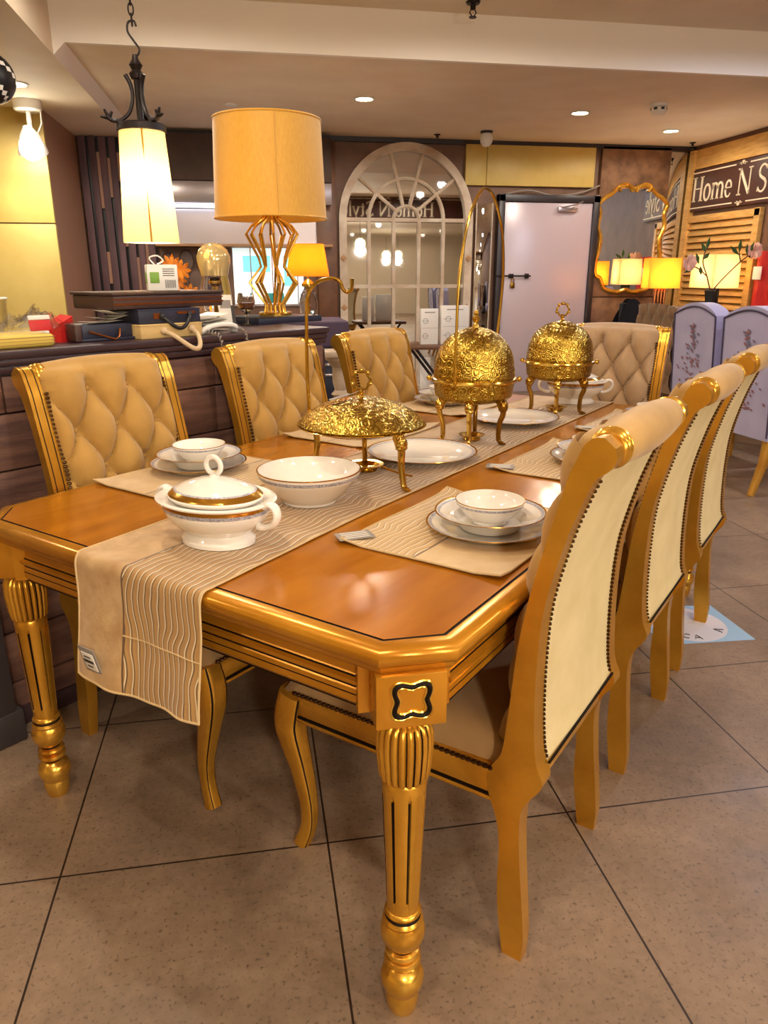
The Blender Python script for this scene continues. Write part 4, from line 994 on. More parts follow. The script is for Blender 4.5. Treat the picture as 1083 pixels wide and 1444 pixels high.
# things on the counter, left to right
p = K(0.22, 0.12, CT)
s = thing('paper_pad', 'thick yellow paper pad at the left end of the counter under a plastic bag', 'pad', p, CA)
mb = MB(); mb.box((0, 0, 0.018), (0.26, 0.16, 0.036), 0.012, 0, 3); mb.obj('sheets', 'yellow_paper', s)
mb = MB()
for z in (0.010, 0.019, 0.028): mb.box((0, 0, z), (0.2605, 0.1605, 0.0016), 0.0007)
mb.obj('page_line', 'kraft', s)
def crumple(fr, sx, sy, h, seed, n=34):
    def fn(u, v):
        x = (-1+2*u)*sx; y = (-1+2*v)*sy; e = max(0, 1-max(abs(2*u-1), abs(2*v-1))**3)
        q = noise.noise(Vector((u*4+seed, v*4, seed)))+0.6*abs(noise.noise(Vector((u*9, v*9+seed, 1))))
        return (x+0.02*q, y+0.02*noise.noise(Vector((v*6, u*6, seed))), 0.003+max(0, h*e*(0.55+0.8*q)))
    mb = MB(); mb.grid(fn, n, n); return mb
p = K(0.335, 0.14, CT+0.037)
s = thing('plastic_bag', 'crumpled clear plastic bag with a red and white label on the counter', 'bag', p, CA)
crumple(None, 0.085, 0.08, 0.065, 3.1).obj('film', 'plastic_film', s, sharp=20)
mb = MB(); mb.at((-0.02, -0.09, 0.022), rx=R(-12)); mb.box((0, 0, 0), (0.062, 0.003, 0.030), 0.001, 0); mb.box((0, -0.001, 0.022), (0.062, 0.003, 0.012), 0.001, 1); mb.at(); mb.obj('label_card', ['red', 'paper'], s, label='red and white card in the bag')
p = K(0.262, 0.20, CT+0.04)
s = thing('plastic_tumbler', 'clear ribbed plastic tumbler cut by the left edge of the frame', 'tumbler', p, CA)
mb = MB(); mb.lathe([(0.026, 0.0), (0.034, 0.09), (0.0325, 0.09), (0.0245, 0.003), (0, 0.003), (0, 0)], 28, rfn=lambda r, z, a, i, j: r*(1+0.02*math.sin(a*14))); mb.obj('cup', 'plastic_film', s)
mb = MB(); mb.lathe([(0.0345, 0.088), (0.037, 0.091), (0.0345, 0.094), (0.031, 0.091), (0.0345, 0.088)], 28); mb.obj('rim', 'white_plastic', s)
p = K(0.43, 0.16, CT)
s = thing('red_card_box', 'small red folded card box beside the plastic bag', 'box', p, CA+R(25))
mb = MB(); mb.add([(-.03, -.02, 0.0), (.03, -.02, 0.0), (.03, .02, 0.0), (-.03, .02, 0.0), (-.026, -.018, 0.055), (.032, -.022, 0.075), (.03, .02, 0.08), (-.028, .02, 0.058)], [(0, 1, 2, 3), (4, 5, 6, 7), (0, 1, 5, 4), (1, 2, 6, 5), (2, 3, 7, 6), (3, 0, 4, 7)]); mb.obj('box', 'red', s)
mb = MB(); mb.box((0, -0.0205, 0.045), (0.03, 0.002, 0.02), 0.0005); mb.obj('flap', 'red', s)
p = K(0.525, 0.115, CT)
s = thing('black_tray_box', 'open black display box lying on its side on the counter', 'box', p, CA-R(3))
mb = MB(); mb.box((0.01, 0.02, 0.005), (0.19, 0.11, 0.008), 0.002); mb.box((0.02, 0.02, 0.029), (0.165, 0.09, 0.042), 0.004); mb.obj('box', 'blue_box', s)
mb = MB(); mb.box((-0.082, 0.0, 0.028), (0.022, 0.085, 0.05), 0.003); mb.obj('end_panel', 'brown_box', s)
mb = MB(); mb.tube([(-0.045, -0.032, 0.030), (0.035, -0.04, 0.004), (0.050, -0.036, 0.012), (0.056, -0.034, 0.036)], 0.0035, 6); mb.obj('wire_clip', 'copper', s)
p = K(0.555, 0.125, CT+0.053)
s = thing('folded_papers', 'pale folded papers heaped on the black display box', 'papers', p, CA+R(10))
for k in range(4):
    mb = MB(); a = [-0.07+0.02*k, -0.03, 0.002+0.007*k]
    mb.grid(lambda u, v: (a[0]+0.12*u, a[1]+0.07*v, a[2]+(0.012+0.004*k)*abs(u-0.5)*(1.2 if k % 2 else 0.5)), 6, 4); mb.obj('sheet', 'paper', s)
p = K(0.59, 0.22, CT+0.0)
s = thing('clear_file_sleeve', 'clear plastic file sleeve leaning on the flat brown case', 'file sleeve', p, CA+R(20))
mb = MB(); mb.at((0.04, -0.03, 0.055), rx=R(-60)); mb.box((0, 0, 0), (0.07, 0.12, 0.003), 0.001); mb.at(); mb.obj('sleeve', 'plastic_film', s)
mb = MB(); mb.at((0.04, -0.028, 0.054), rx=R(-60)); mb.box((0, 0, 0), (0.064, 0.11, 0.001)); mb.at(); mb.obj('sheet', 'grey_card', s)
def cord(mb, a, b, drop, out, r):
    a, b = Vector(a), Vector(b); pts = []
    for i in range(13):
        t_ = i/12; w = math.sin(PI*t_); pts.append(a+(b-a)*t_+Vector((0, -out*w**0.6, -drop*w)))
    mb.tube(spline(pts, 2), r, 10); 
    for q in (a, b): mb.sphere(q, r*1.7, 10, 6)
for nm, lab, z, h, m, cm_, yoff, dr, cx_ in (('beige_gift_box', 'beige box with beige rope handle, lowest of the stack on the counter', 0.0, 0.044, 'beige_box', 'beige_cord', 0.04, 0.055, 0.745),
                                      ('blue_gift_box', 'dark blue box with black rope handle, middle of the stack on the counter', 0.0445, 0.046, 'blue_box', 'black_plastic', 0.055, 0.040, 0.752)):
    s = thing(nm, lab, 'box', K(cx_, yoff+0.09, CT+z), CA)
    mb = MB(); mb.box((0, 0, h/2), (0.235, 0.18, h), 0.003); mb.box((0, -0.001, h-0.003), (0.237, 0.182, 0.003), 0.001); mb.obj('carton', m, s)
    mb = MB(); cord(mb, (-0.035, -0.094, h*0.5), (0.072, -0.094, h*0.55), dr, 0.095 if nm[:5] == 'beige' else 0.022, 0.0075 if nm[:5] == 'beige' else 0.006); mb.obj('rope_handle', cm_, s, label='rope handle loop')
    if nm[:4] == 'blue':
        mb = MB(); mb.box((0.06, -0.0915, 0.032), (0.07, 0.001, 0.008)); mb.box((-0.05, -0.0915, 0.024), (0.03, 0.001, 0.018)); mb.obj('lock_plate', 'copper', s)
s = thing('flat_brown_case', 'wide flat dark brown case on top of the blue box', 'case', K(0.80, 0.19, CT+0.0915), CA+R(4))
mb = MB(); mb.box((-0.03, 0, 0.021), (0.44, 0.22, 0.042), 0.005); mb.obj('lower_shell', 'brown_box', s)
mb = MB(); mb.box((-0.03, 0, 0.047), (0.45, 0.23, 0.009), 0.003); mb.obj('lid', 'wall_brown_dark', s)
mb = MB(); mb.box((-0.03, -0.111, 0.016), (0.442, 0.002, 0.006)); mb.box((-0.03, -0.111, 0.031), (0.442, 0.002, 0.004)); mb.obj('stripe', 'copper', s)
s = thing('tea_carton', 'small white carton with a green patch and string tag on the flat brown case', 'carton', K(0.822, 0.19, CT+0.1435), CA+R(-28))
mb = MB(); mb.box((0, 0, 0.042), (0.10, 0.065, 0.084), 0.003); mb.obj('carton', 'white_plastic', s)
mb = MB(); mb.box((-0.0505, 0.0, 0.040), (0.002, 0.04, 0.035), 0.0008); mb.box((-0.026, -0.033, 0.042), (0.03, 0.002, 0.035), 0.0008); mb.obj('green_patch', 'green', s)
mb = MB()
for k in range(9): mb.box((0.008+k*0.004, -0.0333, 0.022), (0.0016, 0.001, 0.026))
for k in range(4): mb.box((0.02, -0.0333, 0.070-k*0.007), (0.038, 0.001, 0.002))
mb.obj('print', 'ink', s)
mb = MB(); mb.tube(spline([(-0.02, 0, 0.084), (-0.035, 0, 0.105), (-0.01, -0.01, 0.112), (0.008, -0.01, 0.096), (-0.01, 0, 0.085)]), 0.0025, 6); mb.obj('string', 'white_plastic', s)
s = thing('telephone_handset', 'white telephone handset with coiled grey cord hanging over the counter edge', 'telephone', K(0.942, 0.035, CT+0.0), CA)
mb = MB(); mb.tube(spline([(-0.068, 0.02, 0.012), (-0.045, 0.006, 0.026), (0, 0.0, 0.031), (0.045, 0.004, 0.026), (0.068, 0.015, 0.012)], 5), [0.010]*5+[0.0085]*12+[0.010]*4, 12, flat=1.5, sq=3); mb.sphere((-0.066, 0.02, 0.0095), 0.015, 12, 6, sz=0.6); mb.sphere((0.066, 0.016, 0.0095), 0.015, 12, 6, sz=0.6); mb.obj('handset', 'white_plastic', s)
base = spline([(-0.068, 0.0, 0.010), (-0.068, -0.07, -0.0), (-0.055, -0.082, -0.075), (-0.005, -0.084, -0.105), (0.035, -0.082, -0.075), (0.045, -0.07, 0.0), (0.055, -0.02, 0.016)], 26)
pts = [p+Vector((0.005*math.cos(i*1.15), 0.0, 0.005*math.sin(i*1.15)))+Vector((0, 0.005*math.cos(i*1.15+1), 0)) for i, p in enumerate(base)]
mb = MB(); mb.tube(pts, 0.0022, 5); mb.obj('coiled_cord', 'grey_card', s)
s = thing('paper_stack', 'loose stack of white papers behind the telephone handset', 'papers', K(0.985, 0.21, CT), CA+R(12))
for k in range(6):
    mb = MB(); mb.at((0, 0, 0.004+k*0.0075), rz=R((k*37) % 23-11)); mb.grid(lambda u, v: (-0.08+0.16*u, -0.06+0.12*v, 0.010*u*u*(k % 3)), 6, 4); mb.at(); mb.obj('sheet', 'paper', s)
s = thing('small_kraft_box', 'small brown kraft box behind the papers', 'box', K(1.03, 0.33, CT), CA)
mb = MB(); mb.box((0, 0, 0.05), (0.07, 0.07, 0.10), 0.003); mb.obj('carton', 'kraft', s)
mb = MB(); mb.box((0, 0, 0.101), (0.071, 0.02, 0.002)); mb.obj('tape', 'beige_box', s)
# glass bulb-shaped lamp
s = thing('bulb_shaped_lamp', 'big bulb-shaped glass lamp with amber mirrored crown on the counter', 'lamp', K(1.16, 0.34, CT))
mb = MB(); pr = [(0.030, 0.015), (0.050, 0.030), (0.060, 0.06), (0.062, 0.10), (0.058, 0.14), (0.052, 0.175), (0.050, 0.19)]
mb.lathe(pr, 36); mb.obj('glass_body', 'clear_glass', s)
mb = MB(); mb.lathe([(0.050, 0.19), (0.055, 0.21), (0.062, 0.235), (0.063, 0.26), (0.054, 0.285), (0.035, 0.302), (0.015, 0.309), (0, 0.31)], 36); mb.obj('amber_crown', 'amber_glass', s)
mb = MB(); mb.lathe([(0, 0), (0.055, 0), (0.055, 0.008), (0.035, 0.014), (0.032, 0.02), (0, 0.02)], 28); mb.obj('base', 'copper', s)
mb = MB(); mb.tube([(0, 0, 0.02), (0, 0, 0.15)], 0.008, 10); mb.sphere((0, 0, 0.165), 0.018, 12, 8); mb.obj('stem', 'brass_plain', s)
s = thing('price_card', 'white price card leaning on the bulb-shaped lamp', 'card', K(1.145, 0.265, CT), CA-R(12))
mb = MB(); mb.at((0, 0, 0.062), rx=R(-10)); mb.box((0, 0, 0), (0.060, 0.003, 0.12), 0.001, 0); mb.box((0, -0.002, 0.025), (0.045, 0.001, 0.03), 0, 1); mb.box((0.028, -0.002, -0.02), (0.014, 0.002, 0.08), 0, 2); mb.at(); mb.obj('card', ['paper', 'grey_card', 'ink'], s)
s = thing('glass_goblet', 'small clear glass goblet right of the bulb-shaped lamp', 'goblet', K(1.275, 0.30, CT))
mb = MB(); mb.lathe([(0, 0), (0.03, 0), (0.03, 0.003), (0.006, 0.008), (0.005, 0.04), (0.015, 0.05), (0.03, 0.065), (0.036, 0.09), (0.030, 0.125), (0.0285, 0.125), (0.034, 0.09), (0.028, 0.068), (0.0, 0.052)], 28); mb.obj('glass', 'clear_glass', s)
mb = MB(); mb.lathe([(0, 0.053), (0.026, 0.068), (0.033, 0.088), (0, 0.088)], 24); mb.obj('filling', 'copper', s)
s = thing('orange_blossom', 'orange artificial blossom spray behind the bulb-shaped lamp', 'flower', K(1.11, 0.52, CT))
mb = MB(); mb.tube([(0, 0, 0), (0.005, 0, 0.10), (0, 0, 0.2)], 0.004, 6); mb.obj('stem', 'leaf', s)
mb = MB(); rng = random.Random(5)
for c in ((0, 0, 0.17), (0.02, -0.01, 0.21), (-0.015, 0.0, 0.23), (0.05, -0.02, 0.12)):
    for k in range(9):
        a = k*2*PI/9; q = Vector(c); mb.tube([q, q+Vector((0.03*math.cos(a), rng.uniform(-.012, .012), 0.03*math.sin(a))), q+Vector((0.042*math.cos(a), -0.008, 0.042*math.sin(a)))], [0.006, 0.009, 0.002], 6, flat=0.4)
mb.obj('petal', 'orange_flower', s)
s = thing('open_catalogue', 'open catalogue leaning flat behind the goblet', 'catalogue', K(1.20, 0.62, CT), CA)
mb = MB(); mb.grid(lambda u, v: (-0.12+0.24*u, -0.07+0.14*v, 0.004+0.05*abs(u-0.35)), 12, 4); mb.grid(lambda u, v: (-0.12+0.24*u, -0.07+0.14*v, 0.001+0.05*abs(u-0.35)), 12, 4); mb.obj('pages', 'paper', s)
mb = MB(); mb.box((0, 0, 0.001), (0.25, 0.15, 0.002)); mb.obj('cover', 'kraft', s)

# tall gold wire lamp
LXK, LYK = 1.535, 0.42
s = thing('navy_lamp_box', 'flat navy box lying under the tall gold lamp', 'box', K(1.50, 0.40, CT), CA)
mb = MB(); mb.box((0, 0, 0.012), (0.36, 0.24, 0.024), 0.003); mb.obj('carton', 'blue_box', s)
mb = MB(); mb.box((0, 0, 0.025), (0.36, 0.24, 0.002), 0.0008); mb.obj('lid', 'black_plastic', s)
s = thing('wire_table_lamp', 'tall table lamp with gold wire cage base and large golden silk drum shade', 'table lamp', K(LXK, LYK, CT+0.026), CA)
mb = MB(); mb.lathe([(0, 0), (0.072, 0), (0.072, 0.010), (0.068, 0.014), (0.02, 0.016), (0, 0.016)], 40); mb.obj('base', 'brass_plain', s)
nw = 14
for k in range(nw):
    a = 2*PI*k/nw; tw = 0.449*(1 if k % 2 else -1)
    pr = [(0.045, 0.014, 0.0), (0.040, 0.045, 0.0), (0.105, 0.135, 0.25), (0.052, 0.20, 0.55), (0.060, 0.235, 0.70), (0.110, 0.330, 1.0), (0.085, 0.362, 1.0), (0.036, 0.390, 1.0), (0.034, 0.470, 1.0)]
    mb = MB(); mb.tube([(r*math.cos(a+tw*f), r*math.sin(a+tw*f), z) for r, z, f in pr], 0.0052, 8); mb.obj('wire', 'gold_wire', s)
mb = MB(); mb.tube([(0, 0, 0.38), (0, 0, 0.76)], 0.006, 10); mb.lathe([(0, 0.42), (0.034, 0.42), (0.034, 0.43), (0, 0.43)], 24)
for k in range(3): a = 2*PI*k/3; mb.tube([(0, 0, 0.75), (0.21*math.cos(a), 0.21*math.sin(a), 0.755)], 0.003, 6)
mb.obj('stem', 'brass_plain', s)
def drum(r0, r1, z0, z1, th=0.004, n=64, seam=True):
    mb = MB(); mb.lathe([(r0, z0), (r1, z1), (r1-th, z1), (r0-th, z0), (r0, z0)], n); return mb
drum(0.232, 0.216, 0.388, 0.765).obj('drum_shade', 'shade_silk', s)
for r, z in ((0.2325, 0.391), (0.2165, 0.762)): mb = MB(); mb.tube([(r*math.cos(2*PI*i/64), r*math.sin(2*PI*i/64), z) for i in range(64)], 0.004, 6, True); mb.obj('shade_trim', 'shade_silk', s)
inner_light(K(LXK, LYK, CT+0.026+0.60), 1.2, 'shade_lamp')
mb = MB(); a = R(-125); mb.tube([(0.234*math.cos(a), 0.234*math.sin(a), 0.39), (0.218*math.cos(a), 0.218*math.sin(a), 0.763)], 0.002, 5); mb.obj('seam', 'shade_silk', s)

# pendant lamp above the counter
PX, PY = -0.322, 2.836
s = thing('pendant_lamp', 'lit cream tapered glass pendant lamp on a dark iron chain above the counter', 'pendant lamp', (PX, PY, 1.40))
def pr_(z): return 0.094-0.020*(z/0.35)
mb = MB(); mb.lathe([(pr_(0), 0), (pr_(0.12), 0.12), (pr_(0.24), 0.24), (pr_(0.35), 0.35), (pr_(.35)-0.004, 0.35), (pr_(0)-0.004, 0), (pr_(0), 0)], 48); mb.obj('glass_shade', 'pendant_shade', s)
for a in range(0, 360, 120):
    a = R(a-83.5); mb = MB(); mb.tube([((pr_(z)+0.0005)*math.cos(a), (pr_(z)+0.0005)*math.sin(a), z) for z in (0.352, 0.30, 0.262)], [0.0035, 0.003, 0.0006], 6)
    mb.obj('leaded_point', 'gold_dull', s, label='thin gold leaded point on the shade')
    mb = MB(); mb.tube([((pr_(z)+0.0005)*math.cos(a), (pr_(z)+0.0005)*math.sin(a), z) for z in (0.0, 0.08, 0.16)], [0.0036, 0.003, 0.0006], 6); mb.obj('leaded_point', 'gold_dull', s, label='thin gold leaded point on the shade')
mb = MB(); mb.sphere((0, 0, 0.20), 0.035, 16, 10, sz=1.7); mb.obj('bulb', 'bulb_glow', s)
mb = MB(); mb.lathe([(0.078, 0.348), (0.081, 0.350), (0.080, 0.368), (0.076, 0.372), (0.0, 0.372)], 40)
mb.tube([(0, 0, 0.37), (0, 0, 0.52)], 0.011, 10); mb.lathe([(0, 0.50), (0.02, 0.505), (0.024, 0.52), (0.014, 0.53), (0.022, 0.545), (0.012, 0.56), (0.008, 0.575), (0, 0.576)], 16); mb.obj('iron_cap', 'iron', s)
for a in (10, 130, 250):
    c, sn = math.cos(R(a-60)), math.sin(R(a-60))
    q = spline([(0.034, 0.515), (0.018, 0.48), (0.016, 0.44), (0.030, 0.40), (0.060, 0.378), (0.088, 0.378), (0.105, 0.388)], 5)if False else [(p.x, p.z) for p in spline([(0.036, 0, 0.515), (0.022, 0, 0.485), (0.020, 0, 0.445), (0.034, 0, 0.405), (0.060, 0, 0.382), (0.088, 0, 0.378), (0.105, 0, 0.390)], 5)]
    mb = MB(); mb.tube([(r*c, r*sn, z) for r, z in q], [0.006+0.003*abs(i/len(q)-0.5) for i in range(len(q))], 8, flat=1.3)
    for dz, dr in ((0.022, 0.010), (0.0, 0.024), (0.016, -0.014)): mb.tube([(0.100*c, 0.100*sn, 0.385), ((0.102+dr)*c, (0.102+dr)*sn, 0.388+dz)], [0.008, 0.004], 6)
    mb.obj('scroll_arm', 'iron', s)
z = 0.57; k = 0
mb = MB(); mb.tube([(p.x, p.y, p.z) for p in spline([(0.006, 0, z), (0.016, 0, z+0.02), (0, 0, z+0.045), (-0.016, 0, z+0.07), (-0.012, 0, z+0.095), (0.006, 0, z+0.1), (0.012, 0, z+0.085)], 5)], 0.0035, 8); mb.obj('hook', 'iron', s)
z += 0.085
mb = MB(); k = 0
while z < 1.47:
    a = 0 if k % 2 else PI/2; lk = [(0.008*math.cos(2*PI*i/14), 0, z+0.018+0.018*math.sin(2*PI*i/14)) for i in range(14)]
    mb.tube([(x*math.cos(a), x*math.sin(a), zz) for x, y, zz in lk], 0.0026, 6, True); z += 0.029; k += 1
mb.obj('chain', 'iron', s)
mb = MB(); mb.lathe([(0, 1.48), (0.05, 1.48), (0.05, 1.465), (0.02, 1.45), (0, 1.45)], 24); mb.obj('ceiling_rose', 'iron', s)
for dz in (0.13, 0.21): inner_light((PX+0.045 if dz < .2 else PX-0.045, PY, 1.40+dz), 17, 'pendant_bulb_lamp', (1, 0.90, 0.70), 0.02)

# ------------------------------------------------------------------ behind the counter: lamp table, plant, side table with boards
s = thing('cloth_covered_table', 'table covered in dark purple cloth behind the counter end', 'table', (0.50, 6.1, 0), 0)
mb = MB(); mb.box((0, 0, 0.85), (0.50, 0.6, 0.20), 0.02, 0, 3); mb.obj('tablecloth', 'purple_cloth', s)
mb = MB(); mb.box((0, 0.0, 0.40), (0.46, 0.56, 0.72), 0.006); mb.obj('cabinet', 'blue_box', s)
mb = MB(); mb.box((0, -0.285, 0.62), (0.4, 0.02, 0.02), 0.003); mb.box((0, -0.285, 0.54), (0.4, 0.02, 0.02), 0.003); mb.obj('rail', 'steel', s)
s = thing('orange_table_lamp', 'lit orange shaded table lamp with clear glass base behind the gold lamp', 'table lamp', (0.46, 6.0, 0.951))
mb = MB(); mb.lathe([(0, 0), (0.075, 0), (0.075, 0.015), (0.03, 0.02), (0, 0.02)], 28); mb.obj('base', 'wood_light', s)
mb = MB(); mb.lathe([(0.03, 0.02), (0.07, 0.05), (0.075, 0.12), (0.06, 0.19), (0.03, 0.24), (0.025, 0.26)], 28); mb.obj('glass_body', 'clear_glass', s)
mb = MB(); mb.tube([(0, 0, 0.02), (0, 0, 0.34)], 0.01, 8); mb.lathe([(0, 0.25), (0.05, 0.25), (0.05, 0.27), (0.02, 0.30), (0, 0.30)], 20); mb.obj('stem', 'brass_plain', s)
drum(0.165, 0.128, 0.325, 0.56).obj('shade', 'shade_lit_orange', s); inner_light((0.46, 6.0, 0.951+0.44), 7, 'shade_lamp')
s = thing('turned_pedestal', 'white turned wooden pedestal behind the counter end', 'pedestal', (0.62, 5.3, 0))
mb = MB(); mb.lathe([(0, 0), (0.12, 0), (0.12, 0.04), (0.08, 0.07), (0.06, 0.12), (0.085, 0.20), (0.09, 0.28), (0.055, 0.38), (0.045, 0.44), (0.07, 0.47), (0.045, 0.50), (0.06, 0.56), (0.06, 0.66), (0.09, 0.70), (0.11, 0.72), (0.11, 0.74), (0, 0.74)], 28); mb.obj('column', 'white_wood', s)
mb = MB(); mb.box((0, 0, 0.76), (0.24, 0.24, 0.04), 0.006); mb.obj('top', 'white_wood', s)
def leafy(name, label, loc, n, spread, h, seed, mat_='leaf'):
    s = thing(name, label, 'plant', loc); rng = random.Random(seed)
    mb = MB(); mb.lathe([(0, 0), (0.07, 0), (0.10, 0.16), (0.105, 0.18), (0.09, 0.18), (0.085, 0.15), (0, 0.15)], 24); mb.obj('pot', 'wood_brown', s)
    mb = MB()
    for k in range(n):
        a = rng.uniform(0, 2*PI); r = rng.uniform(0.02, spread); z = 0.2+rng.uniform(0.0, h)
        q = Vector((r*math.cos(a), r*math.sin(a), z)); d = Vector((math.cos(a), math.sin(a), rng.uniform(-.2, .9))).normalized()*0.075
        mb.tube([q, q+d*0.5, q+d], [0.004, 0.02, 0.001], 6, flat=0.15)
    mb.obj('leaves', mat_, s)
    mb = MB()
    for k in range(7): a = k*0.9; mb.tube([(0, 0, 0.15), (spread*0.5*math.cos(a), spread*0.5*math.sin(a), 0.18+h*0.6)], 0.003, 5)
    mb.obj('stem', 'bark', s); return s
leafy('potted_plant', 'small leafy potted plant on the floor behind the far left chair', (0.78, 5.5, 0), 60, 0.14, 0.28, 4)
s = thing('trestle_side_table', 'wood-topped side table with crossed black legs in front of the arched mirror', 'side table', (1.66, 6.5, 0))
mb = MB(); mb.box((0, 0, 0.69), (0.66, 0.40, 0.035), 0.004); mb.obj('top', 'wood_brown', s)
for y in (-0.16, 0.16):
    for sg in (-1, 1):
        mb = MB(); mb.tube([(sg*0.26, y, 0.675), (-sg*0.26, y, 0.012)], 0.012, 8, sq=4); mb.obj('leg', 'iron', s)
for x, w, h, lab in ((1.53, 0.155, 0.30, 'left white instruction board standing on the side table'), (1.755, 0.25, 0.325, 'right wider white instruction board on the side table')):
    s = thing('instruction_board', lab, 'board', (x, 6.43, 0.708), R(3))
    mb = MB(); mb.box((0, 0, h/2), (w, 0.05, h), 0.003); mb.obj('panel', 'white_plastic', s)
    mb = MB()
    for cx_, cz in ((-w*0.25, h*0.66), (-w*0.25, h*0.24)): mb.tube([(cx_+0.022*math.cos(2*PI*i/16), -0.027, cz+0.022*math.sin(2*PI*i/16)) for i in range(16)], 0.002, 5, True)
    for cz in (h*0.66, h*0.24): mb.box((-w*0.25, -0.026, cz), (w*0.36, 0.001, 0.003))
    mb.box((0, -0.0255, h*0.46), (w*0.9, 0.001, 0.002)); mb.box((0, -0.0255, h*0.90), (w*0.6, 0.001, 0.008)); mb.obj('print', 'grey_card', s)
for k, (x, h, m, lab) in enumerate(((1.42, 0.46, 'white_wood', 'pale narrow board leaning under the side table, leftmost'), (1.60, 0.55, 'white_plastic', 'white board leaning under the side table'), (1.80, 0.5, 'grey_card', 'grey board leaning under the side table, rightmost'))):
    mb = MB(); mb.at((x, 6.80, h/2), rx=R(-6)); mb.box((0, 0.03, 0.0), (0.10, 0.02, h), 0.003); mb.at(); tag(mb.obj('leaning_board', m), lab, 'board')

# ------------------------------------------------------------------ right side: lilac chairs, lamps, flowers
def wing(label, loc, rz, first=None, group='lilac embroidered dining chairs'):
    if first: return dup(first, loc, rz, label, group)
    t = thing('upholstered_chair', label, 'chair', loc, rz, group)      # local x forward, origin under the back
    W = 0.225
    def toparc(y): return 1.06+0.055*math.cos(min(1, abs(y)/W)*PI/2)
    def shape(x0, x1, z0):
        ys = [-W+2*W*i/20 for i in range(21)]; mb = MB(); n = 21
        vs = [(x0-0.03*0, y, z0) for y in ys]+[(x0-0.05, y, toparc(y)-0.02*(abs(y)/W)**6) for y in ys]+[(x1, y, z0) for y in ys]+[(x1-0.05, y, toparc(y)-0.02*(abs(y)/W)**6) for y in ys]
        fs = []
        for i in range(20): fs += [(i, i+1, n+i+1, n+i), (2*n+i, 2*n+i+1, 3*n+i+1, 3*n+i), (n+i, n+i+1, 3*n+i+1, 3*n+i), (i, i+1, 2*n+i+1, 2*n+i)]
        fs += [(0, n, 3*n, 2*n), (20, n+20, 3*n+20, 2*n+20)]
        mb.add(vs, fs); return mb
    mb = shape(0, 0.11, 0.34); mb.obj('backrest', 'lilac_cloth', t)
    mb = MB(); pth = [(-0.002, -W, 0.36), (-0.05, -W, 1.0)]+[(-0.054, -W+2*W*i/20, toparc(-W+2*W*i/20)-0.025) for i in range(21)]+[(-0.05, W, 1.0), (-0.002, W, 0.36)]
    mb.tube(pth, 0.006, 6); mb.obj('piping', 'lilac_piping', t, label='dark piping')
    mb = MB(); mb.box((0.32, 0, 0.42), (0.46, 0.47, 0.16), 0.035, 0, 3); mb.obj('seat', 'lilac_cloth', t)
    mb = MB(); rng = random.Random(2)
    for k in range(98):
        z = rng.uniform(0.50, 0.98); f = (z-0.48)/0.52; y = rng.gauss(0, 0.075*(1.15-f)); r = rng.uniform(0.008, 0.017)
        if abs(y) > W*0.8: continue
        x = -0.05*(z-0.34)/0.70-0.0030
        mb.tube([(x-0.0008, y-r, z-r*0.4), (x-0.0008, y, z), (x-0.0008, y+r, z+r*0.6)], [0.0004, 0.002+r*0.5, 0.0004], 6, flat=0.12, up=(0, 0, 1), mat=1 if f > 0.55 and k % 2 else 0)
    e = mb.obj('embroidery', ['embroidery', 'embroidery_grey'], t, label='dusty pink floral embroidery'); e['kind'] = 'stuff'
    for sx, sy in ((0, -1), (0, 1), (1, -1), (1, 1)):
        mb = MB()
        if sx == 0: mb.tube([(0.05, sy*0.19, 0.36), (0.03, sy*0.195, 0.2), (-0.03, sy*0.2, 0.0)], [0.028, 0.024, 0.018], 12, sq=4)
        else: mb.tube([(0.50, sy*0.19, 0.36), (0.51, sy*0.19, 0.0)], [0.026, 0.018], 12, sq=4)
        mb.obj('leg', 'gold_dull', t)
    return t
w0 = wing('lilac embroidered chair showing its back, cut by the frame edge', (2.98, 4.08, 0), R(4))
wing('lilac embroidered chair showing its back, beside the brown tufted chair', (2.97, 4.64, 0), R(2), w0)
wing('lilac chair on the far side of the small table, facing the camera', (4.60, 5.78, 0), R(182), w0)
wing('near lilac chair on the far side of the small table, outside the right edge', (4.55, 4.75, 0), R(180), w0)
s = thing('brown_tufted_chair', 'brown tufted high-back chair behind the lilac chairs', 'chair', (3.14, 5.42, 0), R(3))
mb = MB()
def bt(u, v):
    y = -0.25+0.5*v; z = 0.42+0.66*u; A = abs(math.sin(PI*(y/0.13+u*3.2)))*abs(math.sin(PI*(y/0.13-u*3.2)))
    return (-0.02-0.03*A**0.45-0.03*u, y, z-0.02*(2*v-1)**2*u)
mb.grid(bt, 50, 36); mb.box((0.04, 0, 0.73), (0.10, 0.50, 0.66), 0.03, 0, 3); mb.obj('backrest', 'brown_cloth', s)
mb = MB(); mb.box((0.24, 0, 0.42), (0.36, 0.5, 0.12), 0.03, 0, 3); mb.obj('seat', 'brown_cloth', s)
mb = MB()
for r in range(5):
    for k in range(-1, 3):
        y = (k-0.5)*0.13+(0.065 if r % 2 else 0)
        if abs(y) < 0.24: mb.sphere((-0.035-0.006*r, y, 0.47+r*0.13), 0.009, 8, 5)
mb.obj('button', 'bark', s)
for sx in (0.03, 0.38):
    for sy in (-0.2, 0.2): mb = MB(); mb.tube([(sx, sy, 0.37), (sx, sy*1.05, 0)], [0.022, 0.014], 10, sq=4); mb.obj('leg', 'wood_brown', s)
s = thing('small_dining_table', 'dark wooden dining table between the lilac chairs', 'table', (3.90, 4.75, 0))
mb = MB(); mb.box((0, 0, 0.74), (0.50, 1.5, 0.035), 0.005); mb.obj('tabletop', 'wood_brown', s)
for sx in (-0.2, 0.2):
    for sy in (-0.68, 0.68): mb = MB(); mb.tube([(sx, sy, 0.725), (sx, sy, 0)], [0.03, 0.022], 10, sq=4); mb.obj('leg', 'wood_brown', s)
